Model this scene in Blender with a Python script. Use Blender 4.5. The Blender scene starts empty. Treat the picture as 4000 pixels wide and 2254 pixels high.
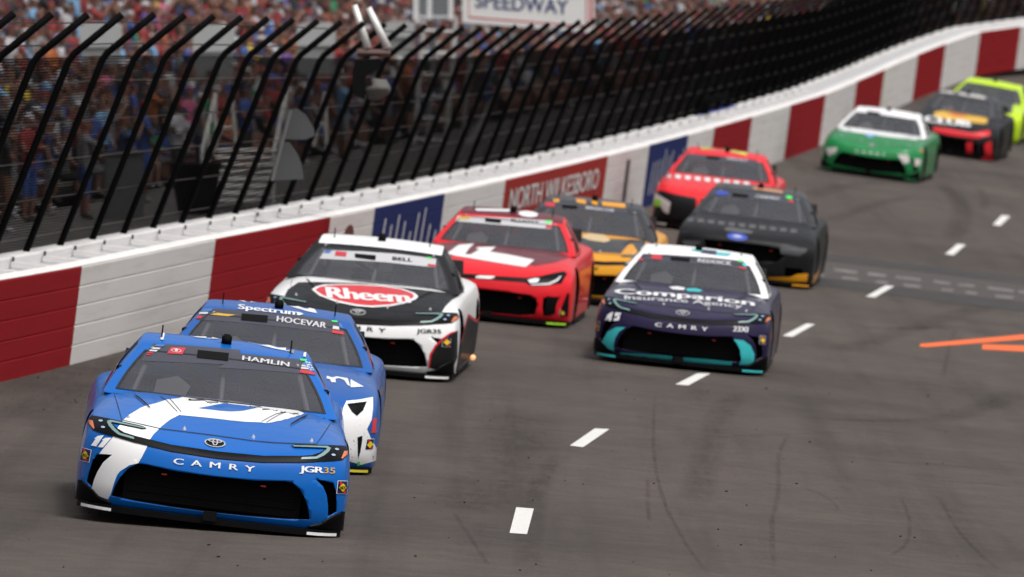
import bpy, bmesh, math, random
from mathutils import Vector, Matrix
from mathutils.bvhtree import BVHTree

random.seed(11)
R = math.radians
scene = bpy.context.scene
COL = scene.collection

# ------------------------------------------------------------------ camera, sky, sun
FPX, YH, K = 34782.0, -319.0, 1.5528          # focal length in photo pixels, horizon row, display->photo factor
CAM_H = 4.488
PITCH = math.atan((1127 - YH) / FPX)
cam_d = bpy.data.cameras.new('camera')
cam = bpy.data.objects.new('camera', cam_d)
COL.objects.link(cam)
scene.camera = cam
cam.location = (0, 0, CAM_H)
cam.rotation_euler = (math.pi / 2 - PITCH, 0, 0)
cam_d.sensor_width = 36
cam_d.lens = FPX / 4000 * 36
cam_d.clip_start, cam_d.clip_end = 1, 3000
cam_d.dof.use_dof = True
cam_d.dof.focus_distance = 67.5
cam_d.dof.aperture_fstop = 4.7
cam_d.dof.aperture_blades = 9

w = bpy.data.worlds.new('World')
scene.world = w
w.use_nodes = True
wn = w.node_tree
wn.nodes.clear()
sky = wn.nodes.new('ShaderNodeTexSky')
sky.sky_type = 'NISHITA'
sky.sun_disc = False
SUN_EL, SUN_AZ = R(62), R(138)
sky.sun_elevation = SUN_EL
sky.sun_rotation = SUN_AZ
sky.air_density, sky.dust_density, sky.ozone_density = 1.0, 6.0, 0.5
hsv = wn.nodes.new('ShaderNodeHueSaturation')
hsv.inputs['Saturation'].default_value = 0.22
bg = wn.nodes.new('ShaderNodeBackground')
bg.inputs['Strength'].default_value = 0.13
wo = wn.nodes.new('ShaderNodeOutputWorld')
wn.links.new(sky.outputs[0], hsv.inputs['Color'])
wn.links.new(hsv.outputs[0], bg.inputs[0])
wn.links.new(bg.outputs[0], wo.inputs[0])
sun_d = bpy.data.lights.new('sun', 'SUN')
sun_d.energy, sun_d.angle, sun_d.color = 1.5, R(10), (1.0, 0.96, 0.9)
sun = bpy.data.objects.new('sun', sun_d)
COL.objects.link(sun)
sdir = Vector((math.sin(SUN_AZ) * math.cos(SUN_EL), math.cos(SUN_AZ) * math.cos(SUN_EL), math.sin(SUN_EL)))
sun.rotation_euler = sdir.to_track_quat('Z', 'Y').to_euler()
sun.location = (0, 60, 60)
scene.view_settings.view_transform = 'Standard'
scene.view_settings.look = 'None'
scene.view_settings.exposure = 0.17
scene.view_settings.gamma = 1.0
scene.view_settings.use_curve_mapping = False
scene.cycles.use_denoising = True
scene.cycles.max_bounces = 6
scene.cycles.transparent_max_bounces = 24

# ------------------------------------------------------------------ helpers
CAMROT = cam.rotation_euler.to_matrix()
CAMPOS = Vector((0, 0, CAM_H))

def ray(px, py):
    return CAMPOS, (CAMROT @ Vector(((px - 2000) / FPX, -(py - 1127) / FPX, -1))).normalized()

def to_px(p):
    v = CAMROT.transposed() @ (Vector(p) - CAMPOS)
    return 2000 + FPX * v.x / -v.z, 1127 - FPX * v.y / -v.z

def interp(x, xs, ys):
    if x <= xs[0]: return ys[0]
    for i in range(len(xs) - 1):
        if x <= xs[i + 1]:
            t = (x - xs[i]) / (xs[i + 1] - xs[i])
            return ys[i] + t * (ys[i + 1] - ys[i])
    return ys[-1]

def smooth(t):
    t = max(0, min(1, t)); return t * t * (3 - 2 * t)

MATS = {}
def mat(name, color, rough=0.6, metal=0.0, coat=0.0, noise=0.0, nscale=20.0, spec=0.5, emit=None, bump=0.0, bscale=80.0):
    if name in MATS: return MATS[name]
    m = bpy.data.materials.new(name); m.use_nodes = True
    nt = m.node_tree; b = nt.nodes['Principled BSDF']
    c = (*color, 1)
    b.inputs['Base Color'].default_value = c
    b.inputs['Roughness'].default_value = rough
    b.inputs['Metallic'].default_value = metal
    b.inputs['Coat Weight'].default_value = coat
    b.inputs['Coat Roughness'].default_value = 0.05
    b.inputs['Specular IOR Level'].default_value = spec
    if noise or bump:
        tc = nt.nodes.new('ShaderNodeTexCoord')
        n = nt.nodes.new('ShaderNodeTexNoise'); n.inputs['Scale'].default_value = nscale
        n.inputs['Detail'].default_value = 5
        nt.links.new(tc.outputs['Object'], n.inputs['Vector'])
        if noise:
            mx = nt.nodes.new('ShaderNodeMix'); mx.data_type = 'RGBA'
            mx.inputs[6].default_value = tuple(v * (1 - noise) for v in color) + (1,)
            mx.inputs[7].default_value = tuple(min(1, v * (1 + noise)) for v in color) + (1,)
            nt.links.new(n.outputs['Fac'], mx.inputs[0]); nt.links.new(mx.outputs[2], b.inputs['Base Color'])
        if bump:
            n2 = nt.nodes.new('ShaderNodeTexNoise'); n2.inputs['Scale'].default_value = bscale
            nt.links.new(tc.outputs['Object'], n2.inputs['Vector'])
            bp = nt.nodes.new('ShaderNodeBump'); bp.inputs['Strength'].default_value = bump
            bp.inputs['Distance'].default_value = 0.02
            nt.links.new(n2.outputs['Fac'], bp.inputs['Height']); nt.links.new(bp.outputs[0], b.inputs['Normal'])
    if emit:
        b.inputs['Emission Color'].default_value = (*emit[:3], 1); b.inputs['Emission Strength'].default_value = emit[3]
    MATS[name] = m
    return m

def paint(name, color, rough=0.3):
    """glossy vinyl wrap with a thin clear coat, faint road grime in its roughness and colour"""
    if name in MATS: return MATS[name]
    m = mat(name, color, rough + .15, coat=0.42, noise=0.06, nscale=3.0, spec=.12)
    m.node_tree.nodes['Principled BSDF'].inputs['Coat IOR'].default_value = 1.38
    nt = m.node_tree; b = nt.nodes['Principled BSDF']
    tc = nt.nodes.new('ShaderNodeTexCoord'); n = nt.nodes.new('ShaderNodeTexNoise')
    n.inputs['Scale'].default_value = 6; n.inputs['Detail'].default_value = 8
    mr = nt.nodes.new('ShaderNodeMapRange'); mr.inputs['To Min'].default_value = rough - .08; mr.inputs['To Max'].default_value = rough + .2
    nt.links.new(tc.outputs['Object'], n.inputs['Vector']); nt.links.new(n.outputs['Fac'], mr.inputs['Value'])
    nt.links.new(mr.outputs[0], b.inputs['Roughness'])
    n3 = nt.nodes.new('ShaderNodeTexNoise'); n3.inputs['Scale'].default_value = 70; n3.inputs['Detail'].default_value = 3
    n4 = nt.nodes.new('ShaderNodeTexNoise'); n4.inputs['Scale'].default_value = 2.2
    nt.links.new(tc.outputs['Object'], n3.inputs['Vector']); nt.links.new(tc.outputs['Object'], n4.inputs['Vector'])
    ad = nt.nodes.new('ShaderNodeMath'); ad.operation = 'MULTIPLY_ADD'; ad.inputs[1].default_value = .35
    nt.links.new(n4.outputs['Fac'], ad.inputs[0]); nt.links.new(n3.outputs['Fac'], ad.inputs[2])
    rp = nt.nodes.new('ShaderNodeValToRGB'); e = rp.color_ramp.elements
    e[0].position, e[0].color = .86, (0, 0, 0, 1); e[1].position, e[1].color = .94, (.65, .65, .65, 1)
    nt.links.new(ad.outputs[0], rp.inputs[0])
    src = b.inputs['Base Color'].links[0].from_socket
    mx = nt.nodes.new('ShaderNodeMix'); mx.data_type = 'RGBA'; mx.inputs[7].default_value = (.05, .043, .038, 1)
    nt.links.new(rp.outputs[0], mx.inputs[0]); nt.links.new(src, mx.inputs[6]); nt.links.new(mx.outputs[2], b.inputs['Base Color'])
    return m

def glass_mat(name='windshield_glass', tint=(.6, .6, .62), film=.28):
    if name in MATS: return MATS[name]
    m = bpy.data.materials.new(name); m.use_nodes = True
    nt = m.node_tree; nt.nodes.clear()
    out = nt.nodes.new('ShaderNodeOutputMaterial')
    tr = nt.nodes.new('ShaderNodeBsdfTransparent'); tr.inputs[0].default_value = (*tint, 1)
    df = nt.nodes.new('ShaderNodeBsdfDiffuse'); df.inputs[0].default_value = (.17, .175, .2, 1)
    gl = nt.nodes.new('ShaderNodeBsdfGlossy'); gl.inputs['Roughness'].default_value = .05
    fr = nt.nodes.new('ShaderNodeFresnel'); fr.inputs['IOR'].default_value = 1.3
    tc = nt.nodes.new('ShaderNodeTexCoord'); n = nt.nodes.new('ShaderNodeTexNoise'); n.inputs['Scale'].default_value = 2.5; n.inputs['Detail'].default_value = 6
    mr = nt.nodes.new('ShaderNodeMapRange'); mr.inputs['To Min'].default_value = film * .7; mr.inputs['To Max'].default_value = film * 1.35
    nt.links.new(tc.outputs['Object'], n.inputs['Vector']); nt.links.new(n.outputs['Fac'], mr.inputs['Value'])
    m1 = nt.nodes.new('ShaderNodeMixShader'); m2 = nt.nodes.new('ShaderNodeMixShader')
    nt.links.new(mr.outputs[0], m1.inputs[0]); nt.links.new(tr.outputs[0], m1.inputs[1]); nt.links.new(df.outputs[0], m1.inputs[2])
    nt.links.new(fr.outputs[0], m2.inputs[0]); nt.links.new(m1.outputs[0], m2.inputs[1]); nt.links.new(gl.outputs[0], m2.inputs[2])
    nt.links.new(m2.outputs[0], out.inputs[0])
    MATS[name] = m
    return m

def link(o, parent=None):
    COL.objects.link(o)
    if parent is not None: o.parent = parent
    return o

def mesh_obj(name, verts, faces, m=None, parent=None, smooth_=False):
    me = bpy.data.meshes.new(name)
    me.from_pydata([tuple(v) for v in verts], [], faces)
    if m is not None: me.materials.append(m)
    if smooth_:
        me.polygons.foreach_set('use_smooth', [True] * len(me.polygons))
    me.update()
    return link(bpy.data.objects.new(name, me), parent)

def bm_obj(name, bm, m=None, parent=None, smooth_=False):
    me = bpy.data.meshes.new(name)
    bm.normal_update()
    bm.to_mesh(me); bm.free()
    if m is not None: me.materials.append(m)
    if smooth_: me.polygons.foreach_set('use_smooth', [True] * len(me.polygons))
    return link(bpy.data.objects.new(name, me), parent)

def empty(name, M, label, cat, group=None):
    o = bpy.data.objects.new(name, None); COL.objects.link(o)
    o.empty_display_size = .2
    o.matrix_world = M
    o['label'] = label; o['category'] = cat
    if group: o['group'] = group
    return o

def tag(o, label, cat, group=None):
    o['label'] = label; o['category'] = cat
    if group: o['group'] = group
    return o

def box_data(c, s, axes=None):
    """8 verts of a box at centre c with half sizes s, optional axes"""
    ax = axes or (Vector((1, 0, 0)), Vector((0, 1, 0)), Vector((0, 0, 1)))
    c = Vector(c); v = []
    for dz in (-1, 1):
        for dx, dy in ((-1, -1), (1, -1), (1, 1), (-1, 1)):
            v.append(c + ax[0] * (dx * s[0]) + ax[1] * (dy * s[1]) + ax[2] * (dz * s[2]))
    f = [(3, 2, 1, 0), (4, 5, 6, 7), (0, 1, 5, 4), (1, 2, 6, 5), (2, 3, 7, 6), (3, 0, 4, 7)]
    return v, f

class MB:
    def __init__(s): s.v, s.f = [], []
    def add(s, v, f):
        o = len(s.v); s.v += [Vector(p) for p in v]; s.f += [tuple(i + o for i in q) for q in f]; return s
    def box(s, c, h, axes=None): return s.add(*box_data(c, h, axes))
    def tube(s, pts, r, n=8, r2=None):
        pts = [Vector(p) for p in pts]; o = len(s.v)
        for i, p in enumerate(pts):
            a = pts[max(i - 1, 0)]; b = pts[min(i + 1, len(pts) - 1)]
            t = (b - a).normalized()
            u = t.orthogonal().normalized() if i == 0 else (s._u - t * s._u.dot(t)).normalized()
            s._u = u; q = t.cross(u)
            rr = r if r2 is None else r + (r2 - r) * i / (len(pts) - 1)
            for k in range(n):
                a_ = 2 * math.pi * k / n
                s.v.append(p + u * (rr * math.cos(a_)) + q * (rr * math.sin(a_)))
        for i in range(len(pts) - 1):
            for k in range(n):
                k2 = (k + 1) % n
                s.f.append((o + i * n + k, o + i * n + k2, o + (i + 1) * n + k2, o + (i + 1) * n + k))
        s.f.append(tuple(o + k for k in reversed(range(n))))
        s.f.append(tuple(o + (len(pts) - 1) * n + k for k in range(n)))
        return s
    def prism(s, poly, d):
        """poly: list of 3D points, extruded by vector d"""
        o = len(s.v); n = len(poly); d = Vector(d)
        s.v += [Vector(p) for p in poly] + [Vector(p) + d for p in poly]
        s.f.append(tuple(o + i for i in reversed(range(n)))); s.f.append(tuple(o + n + i for i in range(n)))
        for i in range(n):
            j = (i + 1) % n; s.f.append((o + i, o + j, o + n + j, o + n + i))
        return s
    def build(s, name, m=None, parent=None, smooth_=False): return mesh_obj(name, s.v, s.f, m, parent, smooth_)

DG = bpy.context.evaluated_depsgraph_get
def evaluated(o):
    dg = DG(); dg.update()
    return bpy.data.meshes.new_from_object(o.evaluated_get(dg), preserve_all_data_layers=True, depsgraph=dg)

# ------------------------------------------------------------------ ground surface
WS, WO = 0.1122, -14.6717                        # outer wall: x = WS*y + WO
SC = (0.37, -1.79, 1.149, -0.15, -0.073, -0.047, -0.001)
def xw(d): return WS * d + WO
def zs(x, y):
    d = max(40.0, min(300.0, y)); n = x - xw(d); T = (d - 66) / 100
    z = SC[0] + SC[1] * T + SC[2] * T * T + SC[3] * T ** 3 + SC[4] * n + SC[5] * n * T + SC[6] * n * n
    g = interp(d, [60, 86, 90, 100, 188, 205, 215, 231, 240, 262, 300], [-.05, -.07, -.06, -.01, .02, .15, .29, .56, .53, .5, .5])
    return z + g * math.exp(-(n / 5) ** 2)

def normal(x, y, e=.8):
    return Vector((zs(x - e, y) - zs(x + e, y), zs(x, y - e) - zs(x, y + e), 2 * e)).normalized()

def ground(px, py, lift=0.0):
    o, d = ray(px, py); t0, t1 = 30.0, 320.0
    prev = None; t = t0
    while t < t1:
        p = o + d * t; e = p.z - zs(p.x, p.y) - lift
        if e < 0:
            a, b = t - 1.0, t
            for _ in range(30):
                mm = (a + b) / 2; p = o + d * mm
                if p.z - zs(p.x, p.y) - lift < 0: b = mm
                else: a = mm
            return o + d * b
        t += 1.0
    return o + d * t1

def sheet(name, nx, ys, x0, x1, m, lift=0.0, kind='structure'):
    v, f = [], []
    for y in ys:
        a, b = x0(y), x1(y)
        for i in range(nx + 1):
            x = a + (b - a) * i / nx; v.append((x, y, zs(x, y) + lift))
    for j in range(len(ys) - 1):
        for i in range(nx):
            p = j * (nx + 1) + i; f.append((p, p + 1, p + nx + 2, p + nx + 1))
    o = mesh_obj(name, v, f, m, None, True)
    if kind: o['kind'] = kind
    return o

# asphalt
def asphalt():
    m = bpy.data.materials.new('asphalt'); m.use_nodes = True
    nt = m.node_tree; b = nt.nodes['Principled BSDF']; L = nt.links.new
    tc = nt.nodes.new('ShaderNodeTexCoord')
    def noise(scale, det=6, vec=None, rough=.6):
        n = nt.nodes.new('ShaderNodeTexNoise'); n.inputs['Scale'].default_value = scale; n.inputs['Detail'].default_value = det
        n.inputs['Roughness'].default_value = rough
        L(vec or tc.outputs['Object'], n.inputs['Vector']); return n.outputs['Fac']
    def ramp(src, stops):
        r = nt.nodes.new('ShaderNodeValToRGB'); L(src, r.inputs[0])
        e = r.color_ramp.elements
        e[0].position, e[0].color = stops[0][0], (*stops[0][1], 1)
        e[1].position, e[1].color = stops[-1][0], (*stops[-1][1], 1)
        for p, c in stops[1:-1]:
            q = e.new(p); q.color = (*c, 1)
        return r.outputs[0]
    def mul(a, c, fac=1.0):
        x = nt.nodes.new('ShaderNodeMix'); x.data_type = 'RGBA'; x.blend_type = 'MULTIPLY'; x.inputs[0].default_value = fac
        L(a, x.inputs[6]); L(c, x.inputs[7]); return x.outputs[2]
    mp = nt.nodes.new('ShaderNodeMapping'); mp.inputs['Rotation'].default_value = (0, 0, R(4)); mp.inputs['Scale'].default_value = (1.6, .035, 1)
    L(tc.outputs['Object'], mp.inputs['Vector'])
    streak = noise(1.0, 7, mp.outputs[0], .65)
    base = ramp(noise(.45, 5), [(.3, (.069, .0565, .0495)), (.7, (.088, .0725, .064))])
    c1 = mul(base, ramp(streak, [(.33, (.72, .72, .73)), (.5, (.97, .97, .97)), (.7, (1.05, 1.045, 1.04))]))
    c1 = mul(c1, ramp(noise(.12, 3), [(.38, (.80, .80, .81)), (.62, (1.08, 1.07, 1.06))]))
    c2 = mul(c1, ramp(noise(3.2, 8), [(.35, (.85, .85, .85)), (.65, (1.1, 1.1, 1.1))]))
    c3 = mul(c2, ramp(noise(55, 5, None, .85), [(.34, (.5, .5, .5)), (.5, (1, 1, 1)), (.68, (1.5, 1.48, 1.44))]))
    L(c3, b.inputs['Base Color'])
    b.inputs['Roughness'].default_value = .82
    b.inputs['Specular IOR Level'].default_value = .3
    bp = nt.nodes.new('ShaderNodeBump'); bp.inputs['Strength'].default_value = .5; bp.inputs['Distance'].default_value = .01
    L(noise(140, 4), bp.inputs['Height']); L(bp.outputs[0], b.inputs['Normal'])
    return m
ASPH = asphalt()
YS = [40 + 1.5 * i for i in range(177)]
TRACK = sheet('track', 44, YS, lambda y: xw(y) - .5, lambda y: xw(y) + 22 + max(0, (y - 110)) * .12, ASPH)
# wide terrain under everything
grass = mat('grass', (.05, .07, .025), .95, noise=.5, nscale=3)
mesh_obj('terrain', [(-900, -200, -6), (900, -200, -6), (900, 1600, -6), (-900, 1600, -6)], [(0, 1, 2, 3)], grass)['kind'] = 'structure'

def ground_poly(name, pts, m, lift=.004, parent=None, cells=6):
    """a flat painted patch on the track: pts are ground points, cut finely so it follows the banking"""
    bm = bmesh.new()
    bm.faces.new([bm.verts.new((p[0], p[1], 0)) for p in pts]).normal_update()
    xs = [p[0] for p in pts]; ys = [p[1] for p in pts]
    for i in range(1, cells):
        for co, no in (((min(xs) + (max(xs) - min(xs)) * i / cells, 0, 0), (1, 0, 0)), ((0, min(ys) + (max(ys) - min(ys)) * i / cells, 0), (0, 1, 0))):
            bmesh.ops.bisect_plane(bm, geom=bm.verts[:] + bm.edges[:] + bm.faces[:], plane_co=co, plane_no=no)
    for v in bm.verts: v.co.z = zs(v.co.x, v.co.y) + lift
    bmesh.ops.recalc_face_normals(bm, faces=bm.faces)
    for f in bm.faces:
        if f.normal.z < 0: f.normal_flip()
    return bm_obj(name, bm, m, parent)

def worn(name, col, wear=.45, dark=(.12, .1, .09), scale=9.0):
    if name in MATS: return MATS[name]
    m = mat(name, col, .7)
    nt = m.node_tree; b = nt.nodes['Principled BSDF']
    tc = nt.nodes.new('ShaderNodeTexCoord'); n = nt.nodes.new('ShaderNodeTexNoise'); n.inputs['Scale'].default_value = scale; n.inputs['Detail'].default_value = 10; n.inputs['Roughness'].default_value = .75
    r = nt.nodes.new('ShaderNodeValToRGB'); e = r.color_ramp.elements
    e[0].position, e[0].color = wear - .12, (*dark, 1); e[1].position, e[1].color = wear, (*col, 1)
    nt.links.new(tc.outputs['Object'], n.inputs['Vector']); nt.links.new(n.outputs['Fac'], r.inputs[0]); nt.links.new(r.outputs[0], b.inputs['Base Color'])
    return m

LINE = worn('lane_paint', (.66, .65, .63), .43, (.2, .18, .17), 22)
P8 = lambda x, y: (1600 + x * .9317, 1400 + y * .9313)
P7 = lambda x, y: (2800 + x * .551, 700 + y * .551)
dashes = [
    ([P8(447, 626), P8(521, 632), P8(492, 739), P8(419, 734)], 'closest to the camera'),
    ([P8(776, 295), P8(838, 298), P8(727, 374), P8(672, 367)], 'second from the camera'),
    ([P8(1205, 64), P8(1262, 64), P8(1168, 115), P8(1115, 110)], 'just in front of the purple car'),
    ([P7(635, 1025), P7(697, 1030), P7(535, 1120), P7(465, 1112)], 'right beside the purple car'),
    ([P7(1195, 755), P7(1258, 760), P7(1120, 840), P7(1058, 832)], 'just before the start line'),
    ([P7(1705, 460), P7(1765, 465), P7(1678, 540), P7(1618, 532)], 'just beyond the start line'),
    ([P7(2020, 257), P7(2080, 263), P7(2010, 332), P7(1955, 325)], 'farthest up the track'),
]
for pts, lab in dashes:
    ground_poly('lane_dash', [ground(*p) for p in pts], LINE, parent=TRACK)['label'] = 'white painted lane dash ' + lab
OR = worn('orange_paint', (.80, .13, .025), .40, (.3, .08, .04), 7)
ground_poly('orange_mark', [ground(*P7(*p)) for p in ((1440, 1170), (2178, 1102), (2400, 1085), (2400, 1125), (2178, 1138), (1500, 1192), (1440, 1190))], OR, parent=TRACK)['label'] = 'long thin orange line painted on asphalt'
ground_poly('orange_mark', [ground(*P7(*p)) for p in ((1885, 1172), (2400, 1190), (2400, 1236), (1878, 1208))], OR, parent=TRACK)['label'] = 'shorter thick orange line painted on asphalt'

# start/finish strip of worn painted blocks
DK = worn('strip_dark', (.026, .024, .023), .5, (.05, .044, .04), 3)
PALE = worn('strip_pale', (.16, .147, .142), .52, (.055, .047, .043), 5)
BRK = worn('strip_brick', (.058, .049, .045), .5, (.044, .038, .035), 4)
def strip_band(name, l0, l1, r0, r1, m, lift=.004):
    a, b, c, d = ground(*l0), ground(*r0), ground(*r1), ground(*l1)
    return ground_poly(name, [a, b, c, d], m, lift, TRACK)
def LR(x, yl): # display point along the strip slope
    return (x * 1.0, yl + (x - 3150) * .118)
strip_band('dark_band', LR(2950, 985), LR(2950, 1008), LR(4300, 985), LR(4300, 1012), DK)
strip_band('dark_band', LR(2950, 1082), LR(2950, 1110), LR(4300, 1090), LR(4300, 1122), DK)
strip_band('middle_band', LR(2950, 1012), LR(2950, 1080), LR(4300, 1016), LR(4300, 1086), BRK)
x = 2980
k = 0
while x < 4250:
    wdt = random.uniform(60, 120)
    strip_band('pale_block', LR(x, 1036), LR(x - 2, 1049), LR(x + wdt, 1037), LR(x + wdt - 2, 1050), PALE, .008)
    strip_band('pale_block', LR(x + 30, 1064), LR(x + 28, 1076), LR(x + 30 + wdt * .7, 1064), LR(x + 28 + wdt * .7, 1076), PALE, .008)
    x += wdt + random.uniform(15, 60); k += 1

# tyre marks: thin ribbons of rubber with broken edges
def rubber(name, alpha):
    m = bpy.data.materials.new(name); m.use_nodes = True
    nt = m.node_tree; nt.nodes.clear(); L = nt.links.new
    out = nt.nodes.new('ShaderNodeOutputMaterial'); df = nt.nodes.new('ShaderNodeBsdfDiffuse'); df.inputs[0].default_value = (.03, .028, .028, 1)
    tr = nt.nodes.new('ShaderNodeBsdfTransparent'); mx = nt.nodes.new('ShaderNodeMixShader')
    tc = nt.nodes.new('ShaderNodeTexCoord')
    mp = nt.nodes.new('ShaderNodeMapping'); mp.inputs['Scale'].default_value = (6, .6, 1)
    n = nt.nodes.new('ShaderNodeTexNoise'); n.inputs['Scale'].default_value = 2; n.inputs['Detail'].default_value = 8; n.inputs['Roughness'].default_value = .7
    uv = nt.nodes.new('ShaderNodeUVMap'); sp = nt.nodes.new('ShaderNodeSeparateXYZ'); L(uv.outputs[0], sp.inputs[0])
    def math_(op, a, b=None):
        q = nt.nodes.new('ShaderNodeMath'); q.operation = op
        for i, s in enumerate((a, b)):
            if s is None: continue
            if isinstance(s, (int, float)): q.inputs[i].default_value = s
            else: L(s, q.inputs[i])
        return q.outputs[0]
    ed = math_('MULTIPLY', math_('MULTIPLY', sp.outputs[0], math_('SUBTRACT', 1.0, sp.outputs[0])), 4.0)
    en = math_('MINIMUM', 1.0, math_('MULTIPLY', math_('MULTIPLY', sp.outputs[1], math_('SUBTRACT', 1.0, sp.outputs[1])), 8.0))
    L(tc.outputs['Object'], mp.inputs['Vector']); L(mp.outputs[0], n.inputs['Vector'])
    nz = math_('MULTIPLY', math_('SUBTRACT', n.outputs['Fac'], .25), 1.8)
    fac = math_('MULTIPLY', math_('MULTIPLY', math_('MULTIPLY', ed, en), nz), alpha)
    q = nt.nodes.new('ShaderNodeMath'); q.operation = 'MAXIMUM'; L(fac, q.inputs[0]); q.inputs[1].default_value = 0; q.use_clamp = True
    L(q.outputs[0], mx.inputs[0]); L(tr.outputs[0], mx.inputs[1]); L(df.outputs[0], mx.inputs[2]); L(mx.outputs[0], out.inputs[0])
    return m
RUB, RUB2 = rubber('rubber_mark', .3), rubber('rubber_faint', .26)
def catmull(pts, n=10):
    out = []; P = [pts[0]] + list(pts) + [pts[-1]]
    for i in range(1, len(P) - 2):
        for k in range(n):
            t = k / n; a, b, c, d = P[i - 1], P[i], P[i + 1], P[i + 2]
            out.append(tuple(.5 * (2 * b[j] + (c[j] - a[j]) * t + (2 * a[j] - 5 * b[j] + 4 * c[j] - d[j]) * t * t + (3 * b[j] - a[j] - 3 * c[j] + d[j]) * t ** 3) for j in range(len(b))))
    out.append(tuple(pts[-1])); return out
def skid(pts, wid, m, lift=.003):
    g = catmull([ground(*p)[:2] for p in pts], 12)
    v, f, uv = [], [], []
    for i, p in enumerate(g):
        a = Vector(g[max(0, i - 1)]); b = Vector(g[min(len(g) - 1, i + 1)]); t = (b - a)
        t = t.normalized() if t.length > 1e-6 else Vector((0, 1)); q = Vector((t.y, -t.x))
        for s in range(5):
            u = s / 4; x, y = Vector(p) + q * (wid * (u - .5)); v.append((x, y, zs(x, y) + lift)); uv.append((u, i / (len(g) - 1)))
    for i in range(len(g) - 1):
        for s in range(4):
            a = i * 5 + s; f.append((a, a + 1, a + 6, a + 5))
    o = mesh_obj('tyre_mark', v, f, m)
    ul = o.data.uv_layers.new(name='UVMap')
    for lp in o.data.loops: ul.data[lp.index].uv = uv[lp.vertex_index]
    return o
skids = [
    ([P8(1030, 140), P8(1022, 300), P8(1030, 450), P8(1075, 620), P8(1160, 780), P8(1260, 917)], .05, RUB, 'thin curved tyre mark running down centre of track'),
    ([P8(1000, 500), P8(998, 600), P8(1005, 690)], .05, RUB, 'short straight tyre mark left of the thin curved one'),
    ([P8(1380, 140), P8(1290, 260), P8(1240, 430), P8(1180, 640)], .35, RUB2, 'broad faint tyre mark fading down centre of track'),
    ([P8(2050, 560), P8(2095, 680), P8(2080, 780), P8(2010, 830)], .05, RUB2, 'hooked faint tyre mark near lower right'),
    ([P8(2220, 580), P8(2290, 710), P8(2400, 830), P8(2480, 890)], .06, RUB, 'dark slanting tyre mark at lower right corner'),
    ([P8(1640, 250), P8(2000, 262), P8(2300, 240), P8(2576, 130)], .45, RUB2, 'wide dark tyre mark sweeping to right edge'),
    ([P8(1290, 330), P8(1600, 318), P8(1900, 310)], .12, RUB2, 'level faint tyre mark crossing mid track'),
    ([P8(1590, 320), P8(1550, 400), P8(1545, 560), P8(1520, 700), P8(1530, 917)], .06, RUB2, 'long upright faint tyre mark right of centre'),
    ([P8(1940, 430), P8(2250, 450), P8(2576, 475)], .14, RUB2, 'upper of two level tyre marks at right'),
    ([P8(1940, 490), P8(2250, 515), P8(2576, 540)], .16, RUB2, 'lower of two level tyre marks at right'),
    ([P8(640, 400), P8(560, 520), P8(520, 640), P8(480, 917)], .25, RUB2, 'faint tyre mark passing the nearest lane dash'),
    ([P8(490, 200), P8(430, 380), P8(340, 560), P8(200, 640)], .9, RUB2, 'broad dark smear behind the leading blue car'),
    ([P8(180, 640), P8(260, 760), P8(330, 870)], .05, RUB2, 'thin tyre mark left of the nearest lane dash'),
    ([P7(1560, 20), P7(1680, 110), P7(1740, 220), P7(1710, 350), P7(1650, 440)], .5, RUB, 'strong curved tyre mark beyond the start line'),
    ([P7(1850, 60), P7(1900, 140), P7(1890, 220)], .25, RUB2, 'faint curved tyre mark beside the strong one'),
    ([P7(640, 120), P7(900, 50), P7(1300, 5)], .6, RUB2, 'broad tyre mark behind the black car'),
    ([P7(1000, 1050), P7(1300, 1060), P7(1700, 1045)], .35, RUB, 'dark level smear before the orange lines'),
    ([P7(850, 1230), P7(1250, 1100), P7(1700, 960), P7(2178, 830)], .5, RUB2, 'long slanting tyre mark crossing toward right edge'),
    ([P7(1700, 1060), P7(1650, 1180), P7(1600, 1430)], .07, RUB2, 'thin tyre mark crossing the orange line'),
    ([P7(780, 300), P7(1100, 190), P7(1400, 120)], .4, RUB2, 'faint slanting tyre mark above the start line'),
    ([P8(1640, 540), P8(1760, 590), P8(1800, 640)], .05, RUB2, 'tiny slanting tyre mark right of centre'),
    ([(0, 1560), (350, 1440), (700, 1370), (1000, 1300)], .9, RUB2, 'dark tyre band along the foot of the wall'),
    ([(0, 1640), (250, 1560), (420, 1500)], .7, RUB2, 'second dark tyre band near the wall foot'),
]
for pts, wid, m, lab in skids:
    o = skid(pts, wid, m); o['label'] = lab; o.parent = TRACK
# rubber crumbs
mb = MB()
rub = mat('rubber_crumb', (.012, .012, .012), .9)
for i in range(120):
    px, py = random.uniform(0, 4000), random.uniform(1480, 2254)
    if i < 35: px, py = random.uniform(0, 700), random.uniform(1430, 1600)
    g = ground(px, py); s = random.uniform(.0025, .008)
    mb.box(g + Vector((0, 0, s * .6)), (s * random.uniform(.7, 1.6), s * random.uniform(.7, 1.8), s * .6))
o = mb.build('rubber_crumbs', rub); o['kind'] = 'stuff'; o['label'] = 'tiny black rubber crumbs scattered on the asphalt'; o['category'] = 'debris'

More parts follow.
